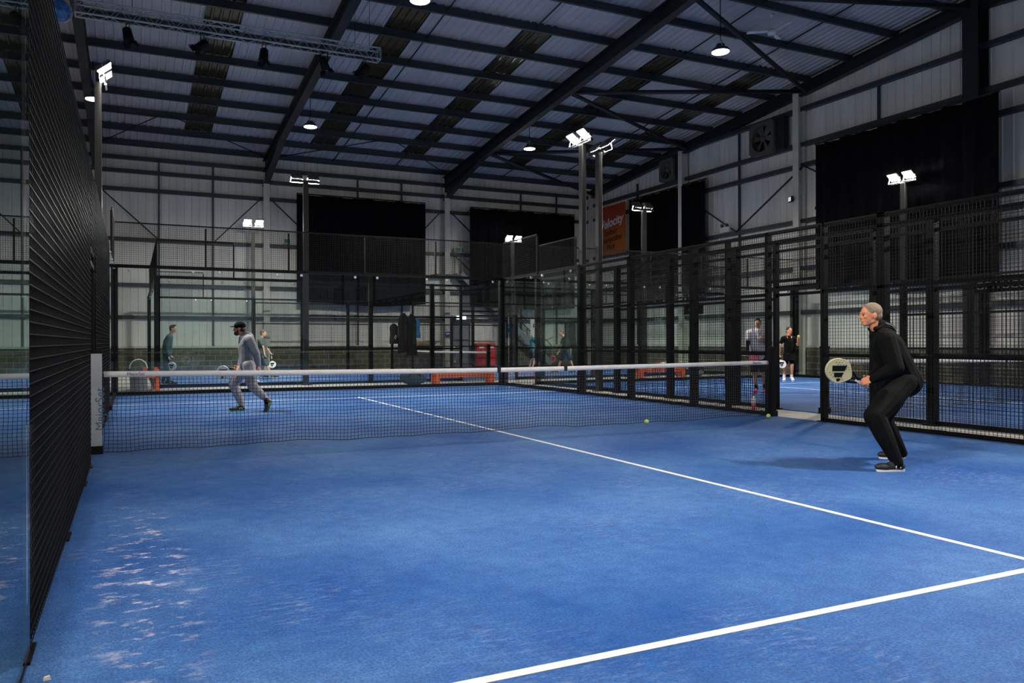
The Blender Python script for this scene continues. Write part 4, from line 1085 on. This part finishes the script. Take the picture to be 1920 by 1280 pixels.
M['cloth_teal2'] = plain('teal_shirt', (0.03, 0.20, 0.22), 0.85, var=0.15, scale=8, bump=0.4, bscale=12)
M['cloth_navy'] = plain('navy_shorts', (0.012, 0.05, 0.10), 0.85, var=0.15, scale=8, bump=0.4, bscale=12)
M['cloth_slate'] = plain('slate_green_shirt', (0.085, 0.10, 0.095), 0.85, var=0.15, scale=8, bump=0.4, bscale=12)
M['cloth_white'] = plain('white_shirt', (0.70, 0.66, 0.68), 0.85, var=0.12, scale=8, bump=0.5, bscale=12)
M['sole_white'] = plain('white_sole', (0.80, 0.76, 0.72), 0.6)
M['sole_green'] = plain('green_sole', (0.02, 0.42, 0.30), 0.6)
M['shoe_pink'] = plain('pink_shoe', (0.85, 0.03, 0.16), 0.5, bump=0.3, bscale=60)
M['shoe_black'] = plain('black_shoe', (0.016, 0.015, 0.013), 0.6, var=0.3, scale=30, bump=0.3, bscale=80)
M['shoe_white'] = plain('white_shoe', (0.75, 0.74, 0.72), 0.6, bump=0.3, bscale=60)
M['cream_face'] = plain('cream_racket_face', (0.50, 0.45, 0.25), 0.35, var=0.06, scale=20)
M['white_face'] = plain('white_racket_face', (0.80, 0.78, 0.72), 0.35, var=0.06, scale=20)
M['pink_face'] = plain('dark_pink_racket_face', (0.30, 0.03, 0.07), 0.35, var=0.1, scale=20)
M['grip_white'] = plain('pale_grip_tape', (0.55, 0.50, 0.46), 0.8)
M['hole'] = plain('dark_hole', (0.02, 0.02, 0.015), 0.9)

V = Vector
def remesh(o, voxel, smooth=3, fac=0.5):
    r = o.modifiers.new('skin', 'REMESH'); r.mode = 'VOXEL'; r.voxel_size = voxel; r.use_smooth_shade = True
    if smooth:
        s = o.modifiers.new('soften', 'SMOOTH'); s.iterations = smooth; s.factor = fac
    return o
def basis(fwd, up=(0, 0, 1)):
    """matrix whose columns are side, forward, up"""
    f_ = V(fwd).normalized(); u = V(up); s_ = f_.cross(u).normalized(); u = s_.cross(f_).normalized()
    return Matrix(((s_.x, f_.x, u.x), (s_.y, f_.y, u.y), (s_.z, f_.z, u.z)))

def hand(mb, wr, ha, toward, sc=1.0, curl=1.0, thumb=1):
    """palm from the wrist along wr>ha; fingers bend towards 'toward'"""
    wr, ha = V(wr), V(ha); d = (ha - wr).normalized()
    n = V(toward); n = (n - d*n.dot(d)).normalized(); s_ = d.cross(n)
    B = Matrix(((s_.x, d.x, n.x), (s_.y, d.y, n.y), (s_.z, d.z, n.z)))
    pc = wr + d*0.055*sc
    mb.ell(pc, (0.043*sc, 0.055*sc, 0.017*sc), B, 14, 10)
    mb.cap(wr - d*0.03*sc, wr + d*0.03*sc, 0.028*sc, 0.024*sc)
    for i, off in enumerate((-0.034, -0.0115, 0.0115, 0.033)):
        ln = (0.066, 0.076, 0.072, 0.056)[i]*sc
        k0 = wr + d*(0.094 - 0.006*abs(i-1.2))*sc + s_*off*sc
        a1 = 0.55*curl; a2 = 1.35*curl; a3 = 2.0*curl
        p1 = k0 + (d*math.cos(a1) + n*math.sin(a1))*ln*0.45
        p2 = p1 + (d*math.cos(a2) + n*math.sin(a2))*ln*0.32
        p3 = p2 + (d*math.cos(a3) + n*math.sin(a3))*ln*0.26
        mb.chain([k0 - d*0.02*sc, k0, p1, p2, p3], [0.0095*sc, 0.0095*sc, 0.0088*sc, 0.0080*sc, 0.0072*sc])
    t0 = wr + d*0.030*sc + s_*thumb*0.030*sc
    t1 = t0 + (d*0.6 + s_*thumb*0.75 + n*0.35*curl).normalized()*0.036*sc
    t2 = t1 + (d*0.85 + s_*thumb*0.1 + n*0.65*curl).normalized()*0.034*sc
    mb.chain([t0, t1, t2], [0.0135*sc, 0.0110*sc, 0.0090*sc])

def build_person(key, label, face, skin, top, bottom, hair, shoe, sole, headup=(0, 0, 1), sleeves='long', legs='long', voxel=0.007,
                 gaze=None, bulk=1.0, hood=False, cap_=None, beard=False, skirt=False, socks=None, palmN=(0, 0, -1), palmF=(0, 0, -1), arm_cloth=None, thumbN=1, thumbF=-1):
    base, J = PEOPLE[key]
    t = thing('person', base, label=label, cat='person')
    J = {k: V(v) for k, v in J.items()}
    up = V(headup).normalized(); H = J['head']; g = V(gaze if gaze else face); B = basis(g, up)
    side, fwd, up = B @ V((1, 0, 0)), B @ V((0, 1, 0)), B @ V((0, 0, 1))
    def hp(a, b, c): return H + side*a + fwd*b + up*c
    shm = (J['shN'] + J['shF'])/2; hm = (J['hipN'] + J['hipF'])/2
    k = bulk
    # --- one continuous body
    mb = MB()
    mb.ell(hp(0, -0.012, 0.025), (0.075, 0.096, 0.098), B, 24, 16)              # skull
    mb.ell(hp(0, 0.020, -0.030), (0.058, 0.068, 0.075), B, 20, 14)               # face
    mb.ell(hp(0, 0.046, -0.082), (0.036, 0.034, 0.030), B, 16, 10)               # chin
    mb.cap(hp(-0.045, -0.01, -0.060), hp(-0.012, 0.058, -0.088), 0.020, 0.016); mb.cap(hp(0.045, -0.01, -0.060), hp(0.012, 0.058, -0.088), 0.020, 0.016)
    mb.cap(hp(-0.03, 0.078, 0.022), hp(0.03, 0.078, 0.022), 0.013, 0.013)        # brow
    mb.cap(hp(0, 0.086, 0.012), hp(0, 0.106, -0.022), 0.008, 0.0125)             # nose
    mb.ell(hp(0, 0.094, -0.026), (0.017, 0.012, 0.009), B, 12, 8)
    mb.cap(hp(-0.018, 0.079, -0.052), hp(0.018, 0.079, -0.052), 0.0085, 0.0085)   # lips
    mb.cap(hp(-0.015, 0.078, -0.062), hp(0.015, 0.078, -0.062), 0.0080, 0.0080)
    for s in (-1, 1):
        mb.ell(hp(s*0.036, 0.062, -0.018), (0.020, 0.020, 0.018), B, 10, 8)      # cheeks
        mb.ell(hp(s*0.077, -0.012, -0.006), (0.010, 0.020, 0.032), B, 12, 8)      # ears
    nk = J['neck']
    mb.chain([hp(0, -0.030, -0.055), nk*0.5 + hp(0, -0.035, -0.09)*0.5, nk, shm], [0.056, 0.054, 0.056, 0.050])
    for S in 'NF':
        mb.chain([shm, J['sh'+S], J['el'+S], (J['el'+S]*0.6+J['wr'+S]*0.4), J['wr'+S]], [0.045*k, 0.042*k, 0.035, 0.034, 0.025])
        mb.chain([shm*0.7 + J['sh'+S]*0.3, hm*0.7 + J['hip'+S]*0.3], [0.080, 0.085])
        mb.chain([J['hip'+S], J['kn'+S], J['kn'+S]*0.65 + J['an'+S]*0.35, J['an'+S]], [0.075*k, 0.050, 0.050, 0.032])
        mb.chain([J['an'+S], J['to'+S]*0.35 + J['he'+S]*0.65 + V((0, 0, 0.04))], [0.030, 0.026])
    mb.chain([shm, J['chest'], J['belly'], J['pelvis']], [0.085*k, 0.105*k, 0.10*k, 0.10*k])
    hand(mb, J['wrN'], J['haN'], palmN, thumb=thumbN); hand(mb, J['wrF'], J['haF'], palmF, thumb=thumbF)
    body = remesh(mb.build('body', skin, t, smooth=True), voxel, 2, 0.4)
    for s in (-1, 1):
        MB().ell(hp(s*0.030, 0.0825, 0.002), (0.0125, 0.006, 0.0060), B, 12, 8).build('eye', 'eye', t, smooth=True)
        MB().cap(hp(s*0.016, 0.092, 0.024), hp(s*0.046, 0.080, 0.026), 0.0035, 0.0025, 8).build('eyebrow', hair, t, smooth=True)
    # --- hair
    mb = MB()
    if cap_ is None:
        mb.ell(hp(0, -0.022, 0.040), (0.081, 0.098, 0.090), B, 24, 16)
        mb.ell(hp(0, -0.052, -0.002), (0.072, 0.066, 0.070), B, 20, 14)
        if hair == 'hair_dark' and key != 'woman': mb.ell(hp(0, 0.035, 0.105), (0.058, 0.050, 0.032), B, 16, 10)
        if key == 'woman': mb.cap(hp(0, -0.10, 0.02), hp(0.01, -0.13, -0.02), 0.034, 0.028)
    else:
        mb.ell(hp(0, -0.055, -0.015), (0.073, 0.062, 0.062), B, 20, 14)
    remesh(mb.build('hair', hair, t, smooth=True), voxel*0.8, 1)
    if beard:
        mb = MB(); mb.ell(hp(0, 0.050, -0.085), (0.050, 0.050, 0.040), B, 18, 12)
        for s in (-1, 1): mb.cap(hp(s*0.064, -0.005, -0.02), hp(s*0.045, 0.035, -0.080), 0.016, 0.022)
        mb.cap(hp(-0.022, 0.086, -0.042), hp(0.022, 0.086, -0.042), 0.008, 0.008)
        remesh(mb.build('beard', hair, t, smooth=True), voxel*0.8, 1)
    if cap_:
        cp = MB().ell(hp(0, -0.010, 0.052), (0.088, 0.106, 0.078), B, 24, 16).build('cap', cap_, t, smooth=True)
        mb = MB(); n = 14; vs = []
        for i in range(n+1):
            a = PI*i/n; x_ = 0.078*math.cos(a); y_ = 0.085 + 0.085*math.sin(a)
            for zo in (0.030, 0.038): vs.append(hp(x_, y_, zo + 0.012 - 0.010*abs(x_)/0.07 - 0.06*(y_-0.085)))
        vs2 = []
        for i in range(n+1):
            x_ = 0.078*math.cos(PI*i/n)
            for zo in (0.030, 0.038): vs2.append(hp(x_, 0.055, zo + 0.012))
        m_ = len(vs); mb.add(vs + vs2, sum([[(2*i, 2*i+2, m_+2*i+2, m_+2*i), (2*i+1, m_+2*i+1, m_+2*i+3, 2*i+3), (2*i, 2*i+1, 2*i+3, 2*i+2)] for i in range(n)], []))
        mb.build('peak', cap_, cp)
        MB().ell(hp(0, 0.092, 0.070), (0.016, 0.004, 0.012), B, 12, 8).build('emblem', 'white', cp)
    # --- top
    def arm_r(lng): return [0.066*k, 0.060*k, 0.052, 0.047, 0.036] if lng else None
    mb = MB()
    mb.chain([shm*0.8 + nk*0.2, J['chest'], J['belly'], J['pelvis'] + (J['belly']-J['pelvis'])*(0.0 if hood else 0.15)], [0.104*k, 0.140*k, 0.138*k, (0.142 if hood else 0.134)*k])
    for S in 'NF':
        sh, el, wr = J['sh'+S], J['el'+S], J['wr'+S]
        mb.chain([shm*0.75 + nk*0.25, sh], [0.072, 0.068*k])
        mb.chain([sh*0.72 + shm*0.28, (J['chest']*0.72 + sh*0.28), hm*0.55 + J['hip'+S]*0.45 + V((0, 0, 0.03 if hood else 0.07))], [0.094*k, 0.122*k, 0.126*k])
        if sleeves == 'long':
            mb.chain([sh, sh*0.45 + el*0.55, el, el*0.5 + wr*0.5, wr + (el-wr)*0.04], [0.076*k, 0.072*k, 0.068*k, 0.062, 0.044])
        else:
            mb.chain([sh, sh*0.48 + el*0.52], [0.074*k, 0.068*k])
    if hood:
        bk = -V(face).normalized()
        mb.chain([nk + bk*0.03 + V((0, 0, 0.02)), nk + bk*0.12 + V((0, 0, -0.015)), nk + bk*0.155 + V((0, 0, -0.085))], [0.070, 0.062, 0.048])
        for s in (-1, 1): mb.cap(nk + V(face)*0.03 + side*s*0.05 + V((0, 0, -0.012)), nk + bk*0.06 + side*s*0.06 + V((0, 0, 0.0)), 0.026, 0.036)
    top_o = remesh(mb.build('hooded_top' if hood else ('jacket' if sleeves == 'long' else 'shirt'), top, t, smooth=True), voxel, 3, 0.5)
    if arm_cloth:
        for S in 'NF':
            el, wr, sh = J['el'+S], J['wr'+S], J['sh'+S]
            mb = MB(); mb.chain([sh*0.45 + el*0.55, el, el*0.5+wr*0.5, wr + (el-wr)*0.06], [0.050, 0.046, 0.042, 0.031]); remesh(mb.build('arm_sleeve', arm_cloth, t, smooth=True), voxel, 2)
    # --- trousers, shorts or skirt
    mb = MB()
    mb.chain([J['hipN'], J['hipF']], [0.100*k, 0.100*k])
    mb.chain([J['belly']*0.3 + J['pelvis']*0.7, J['pelvis']], [0.110*k, 0.118*k])
    for S in 'NF':
        hi, kn, an = J['hip'+S], J['kn'+S], J['an'+S]
        if legs == 'long':
            mb.chain([hi, hi*0.5 + kn*0.5, kn, kn*0.55 + an*0.45, an - (kn-an)*0.06], [0.106*k, 0.106*k, 0.086*k, 0.074*k, 0.053])
        else:
            mb.chain([hi, hi*0.30 + kn*0.70], [0.108*k, 0.094*k])
    if skirt:
        c = (J['hipN'] + J['hipF'])/2; vs = []; n = 32
        for j in range(7):
            q = j/6
            for i in range(n):
                a = 2*PI*i/n; rr = (0.145 + 0.055*q)*(1 + 0.05*q*math.sin(a*7)); vs.append((c.x + rr*math.cos(a), c.y + rr*0.8*math.sin(a), c.z + 0.06 - 0.25*q))
        sk_ = MB(); sk_.add(vs, [(j*n+i, (j+1)*n+i, (j+1)*n+(i+1) % n, j*n+(i+1) % n) for j in range(6) for i in range(n)])
        so = sk_.build('skirt', bottom, t, smooth=True); so.modifiers.new('s', 'SOLIDIFY').thickness = 0.006
    remesh(mb.build('trousers' if legs == 'long' else 'shorts', bottom, t, smooth=True), voxel, 3, 0.5)
    # --- shoes
    for S in 'NF':
        he, to, an = J['he'+S], J['to'+S], J['an'+S]
        d = (to - he); L = max(d.length, 0.25); d = d.normalized() if d.length > 0.05 else V(face)
        flat = abs(d.z) < 0.35 and min(he.z, to.z) < 0.09
        he = V((he.x, he.y, he.z))
        if flat:
            d.z = 0; d.normalize(); z0 = 0.0
            he.z = 0.0
        L = 0.285 if key != 'woman' else 0.255
        Bs = basis(d); su = Bs @ V((0, 0, 1)); ss = Bs @ V((1, 0, 0))
        def sp(a, b, c): return he + d*a + ss*b + su*c
        mb = MB()
        mb.ell(sp(0.055, 0, 0.050), (0.036, 0.055, 0.040), Bs, 16, 10); mb.ell(sp(L*0.45, 0, 0.050), (0.039, 0.085, 0.036), Bs, 16, 10)
        mb.ell(sp(L-0.078, 0, 0.044), (0.050, 0.084, 0.037), Bs, 16, 10); mb.cap(sp(0.06, 0, 0.06), an*0.7 + sp(0.07, 0, 0.09)*0.3, 0.042, 0.044)
        mb.cap(sp(0.10, 0, 0.075), sp(L*0.55, 0, 0.055), 0.036, 0.030)
        sh_ = remesh(mb.build('shoe', shoe, t, smooth=True), voxel*0.8, 2)
        ol = []
        for i in range(28):
            a = 2*PI*i/28; y_ = 0.5*L - 0.006 + 0.5*(L-0.012)*math.sin(a); w_ = (0.034 + 0.013*math.sin(a))*math.copysign(abs(math.cos(a))**0.8, math.cos(a)); ol.append((w_, y_))
        vs = [sp(y_, x_, z_) for z_ in (0.0, 0.019) for x_, y_ in ol]
        mb = MB(); mb.add(vs, [tuple(range(27, -1, -1)), tuple(range(28, 56))] + [(i, (i+1) % 28, 28+(i+1) % 28, 28+i) for i in range(28)])
        mb.build('sole', sole, sh_)
        if shoe == 'shoe_black':
            for s in (-1, 1):
                mb = MB(); pts = [sp(L*0.30+0.022*math.cos(a), s*0.0405, 0.046+0.020*math.sin(a)) for a in [-0.6 + (PI+1.2)*q/10 for q in range(11)]]
                mb.tube(pts, 0.0045, 6); mb.build('side_mark', 'sole_white', sh_, smooth=True)
        mb = MB()
        for q in range(4): mb.tube([sp(L*0.40+q*0.022, -0.022, 0.083-q*0.004), sp(L*0.41+q*0.022, 0, 0.090-q*0.004), sp(L*0.40+q*0.022, 0.022, 0.083-q*0.004)], 0.0028, 5)
        mb.build('laces', 'grey', sh_)
        if socks:
            MB().chain([an + (J['kn'+S]-an).normalized()*0.09, an, sp(0.085, 0, 0.075)], [0.044, 0.044, 0.040]).build('sock', socks, t, smooth=True)
    return t, J, base

def racket(base, J, face_mat, label, normal, logo=True, small=False):
    """padel racket: grip end at rkg, head centre at rk, face turned to 'normal'"""
    c, gpt = J['rk'], J['rkg']
    ax = (c - gpt).normalized(); n = V(normal); n = (n - ax*n.dot(ax)).normalized(); s_ = ax.cross(n)
    t = thing('padel_racket', (V(base) + c), label=label, cat='racket')
    R_ = Matrix(((s_.x, n.x, ax.x), (s_.y, n.y, ax.y), (s_.z, n.z, ax.z))).to_4x4()
    t.matrix_world = Matrix.Translation(V(base) + c) @ R_
    # local: X across, Y = normal, Z along the axis towards the tip
    ol = []
    for i in range(44):
        a = 2*PI*i/44; x_ = 0.124*math.sin(a); z_ = 0.135*math.cos(a)
        if z_ < -0.05: x_ *= 1.0 - 0.42*((-0.05 - z_)/0.085)
        ol.append((x_, z_))
    fr = MB(); n_ = len(ol); inn = [(x*0.90, z*0.90) for x, z in ol]
    vs = [(x, y, z) for y in (-0.019, 0.019) for x, z in ol] + [(x, y, z) for y in (-0.019, 0.019) for x, z in inn]
    fs = []
    for i in range(n_):
        j = (i+1) % n_
        fs += [(i, j, n_+j, n_+i), (2*n_+i, 3*n_+i, 3*n_+j, 2*n_+j), (i, 2*n_+i, 2*n_+j, j), (n_+i, n_+j, 3*n_+j, 3*n_+i)]
    fr.add(vs, fs); fo = fr.build('rim', face_mat, t, smooth=False); chamfer(fo, 0.006)
    MB().prism([(x*0.905, z*0.905) for x, z in ol], -0.0165, 0.0165).build('face', face_mat, t)
    if logo:
        for s in (-1, 1):
            y0, y1 = (0.0166, 0.0180) if s > 0 else (-0.0180, -0.0166)
            lg = MB(); u_ = (t.matrix_world.to_3x3().inverted() @ V((0, 0, 1))); ang = math.atan2(u_.x, u_.z); cu, su = math.cos(ang), math.sin(ang)
            rl = t.matrix_world.to_3x3().inverted() @ V((math.cos(YAW), -math.sin(YAW), 0)); sgx = 1 if (rl.x*cu - rl.z*su) > 0 else -1
            # three slanted bars getting shorter
            for poly in ([(-0.078, 0.060), (0.078, 0.060), (0.052, -0.002), (-0.078, -0.002)], [(-0.058, -0.016), (0.045, -0.016), (0.022, -0.066), (-0.056, -0.066)],
                         [(-0.034, -0.080), (0.012, -0.080), (-0.004, -0.112), (-0.028, -0.112)]):
                poly = [(x*sgx*0.92, z*0.92) for x, z in poly]
                lg.prism([(x*cu + z*su, -x*su + z*cu) for x, z in poly], y0, y1)
            lg.build('bar_logo', 'black', t)
            if not small:
                hl = MB()
                for i in range(-4, 5):
                    for k_ in range(-5, 5):
                        x_, z_ = i*0.024 + (k_ % 2)*0.012, k_*0.024
                        if (x_/0.095)**2 + (z_/0.105)**2 < 1 and abs(x_*0.8 - 0.0) + 0*z_ > 0.038:
                            hl.lathe([(0.0048, y0), (0.0048, y1)], c=(x_, 0, z_), n=8, axis='Y')
                hl.build('hole_pattern', 'hole', t)
    th = MB(); th.bar((-0.058, 0, -0.115), (-0.014, 0, -0.205), 0.020, 0.030, up=(0, 1, 0)); th.bar((0.058, 0, -0.115), (0.014, 0, -0.205), 0.020, 0.030, up=(0, 1, 0))
    th.bar((-0.05, 0, -0.128), (0.05, 0, -0.128), 0.016, 0.030, up=(0, 1, 0))
    th.build('throat', 'black', t)
    MB().tube([(0, 0, -0.19), (0, 0, -0.215), (0, 0, -0.315), (0, 0, -0.325)], [0.015, 0.0165, 0.0165, 0.019], 12).build('grip', 'grip_white', t, smooth=True)
    MB().tube([(0.0, 0.006, -0.322), (0.03, 0.012, -0.35), (0.01, 0.01, -0.40), (-0.02, 0.0, -0.36), (0.0, -0.006, -0.322)], 0.003, 6).build('wrist_cord', 'black', t, smooth=True)
    return t

CAMR = V((math.cos(YAW), -math.sin(YAW), 0)); CAMF = V((math.sin(YAW), math.cos(YAW), 0))
p, J, b_ = build_person('front', 'person with cropped grey hair crouching in black top and trousers, holding a cream racket', -CAMR, 'skin_tan', 'cloth_black', 'cloth_black',
    'hair_grey', 'shoe_black', 'sole_white', headup=(-0.18*CAMR.x, -0.18*CAMR.y, 1), voxel=0.0055, socks='cloth_black', hood=True, bulk=1.16,
    palmN=tuple(CAMF*0.8 + V((0, 0, -0.5))), palmF=tuple(-CAMF*0.8 + V((0, 0, 0.2))), thumbN=-1, thumbF=1)
MB().tube([J['neck'] + V((0.05*CAMR.x, 0.05*CAMR.y, 0.045)) - CAMF*0.085, J['neck'] + CAMR*0.12 - CAMF*0.07 + V((0, 0, 0.02)), J['neck'] + CAMR*0.17 - CAMF*0.05 + V((0, 0, -0.03))], 0.005, 6).build('hood_piping', 'grey', p, smooth=True)
racket(b_, J, 'cream_face', 'cream padel racket with three black bars held by the crouching player', tuple(-CAMF - CAMR*0.25))
p, J, b_ = build_person('cap', 'person in black cap, grey hoodie and light grey joggers striding behind the net', -CAMR, 'skin_tan', 'cloth_grey', 'cloth_joggers',
    'hair_dark', 'shoe_black', 'sole_green', headup=(-0.25*CAMR.x, -0.25*CAMR.y, 1), voxel=0.007, bulk=1.08, socks='cloth_black', hood=True, cap_='cloth_black', beard=True,
    palmN=tuple(-CAMR), palmF=tuple(-CAMF), thumbN=-1, thumbF=1)
MB().chain([J['wrN'] + (J['elN']-J['wrN'])*0.0, J['wrN'] + (J['elN']-J['wrN'])*0.12], [0.036, 0.037]).build('wrist_watch', 'black', p, smooth=True)
racket(b_, J, 'white_face', 'white padel racket with black marks carried low by the person in the cap', tuple(-CAMF), small=True)
p, J, b_ = build_person('teal', 'person in dark teal pullover and trousers leaning forward on the far court, far left', CAMR, 'skin_fair', 'cloth_teal', 'cloth_teal',
    'hair_dark', 'shoe_black', 'shoe_black', voxel=0.010, palmN=tuple(CAMR), palmF=tuple(CAMR))
racket(b_, J, 'white_face', 'grey and white padel racket hanging from the hand of the person in teal', tuple(-CAMF), small=True)
p, J, b_ = build_person('behind', 'person in dark grey-green shirt and shorts bending behind the one in the cap', CAMR, 'skin_fair', 'cloth_slate', 'cloth_slate',
    'hair_brown', 'shoe_black', 'sole_white', sleeves='short', legs='short', voxel=0.010, palmN=tuple(CAMR), palmF=tuple(CAMR))
racket(b_, J, 'white_face', 'padel racket held low behind the net band by the bending person on the far court', tuple(-CAMF), small=True)
p, J, b_ = build_person('tshirt', 'person in bright teal shirt reaching to the right, half hidden by a fence post', CAMR, 'skin_fair', 'cloth_teal2', 'cloth_navy',
    'hair_dark', 'shoe_black', 'sole_white', sleeves='short', legs='short', voxel=0.010, palmN=(0, 0, -1), palmF=(0, 0, -1))
racket(b_, J, 'pink_face', 'dark padel racket stretched out by the person in the bright teal shirt', (0, 0, 1), small=True)
p, J, b_ = build_person('black', 'person in black shirt and dark shorts walking left behind the corner glass', -CAMR, 'skin_fair', 'cloth_black', 'cloth_navy',
    'hair_brown', 'shoe_black', 'sole_white', sleeves='short', legs='short', voxel=0.010, palmN=tuple(-CAMR), palmF=tuple(-CAMR), gaze=tuple(-CAMR - CAMF*0.4))
racket(b_, J, 'pink_face', 'dark padel racket in the hand of the walking person in black', tuple(-CAMF), small=True)
p, J, b_ = build_person('white', 'person in white shirt, black shorts and bright pink shoes behind the right mesh fence', -CAMF, 'skin_fair', 'cloth_white', 'cloth_black',
    'hair_dark', 'shoe_pink', 'shoe_pink', sleeves='short', legs='short', voxel=0.008, arm_cloth='cloth_black', socks='cloth_black',
    gaze=tuple(-CAMF - CAMR*0.55), palmN=tuple(-CAMF), palmF=tuple(CAMF), bulk=1.05)
racket(b_, J, 'pink_face', 'dark pink padel racket held at the hip of the person in the white shirt', tuple(-CAMF), small=True, logo=False)
p, J, b_ = build_person('woman', 'person with tied-back hair in black top and skirt raising a ball on the next court', -CAMF, 'skin_tan', 'cloth_black', 'cloth_black',
    'hair_dark', 'shoe_white', 'sole_white', sleeves='short', legs='short', voxel=0.008, skirt=True, socks='shoe_white',
    gaze=tuple(-CAMF + CAMR*0.15), palmN=tuple(-CAMF), palmF=(0, 0, 1), bulk=0.86)
racket(b_, J, 'white_face', 'white padel racket hanging from the hand of the person in the black skirt', tuple(-CAMF), small=True)
q_ = V(b_) + J['haF'] + V((0, 0, 0.06)) + (J['haF'] - J['wrF']).normalized()*0.01
ball(q_.x, q_.y, q_.z, 'yellow ball held up on the fingers of the person in the black skirt')
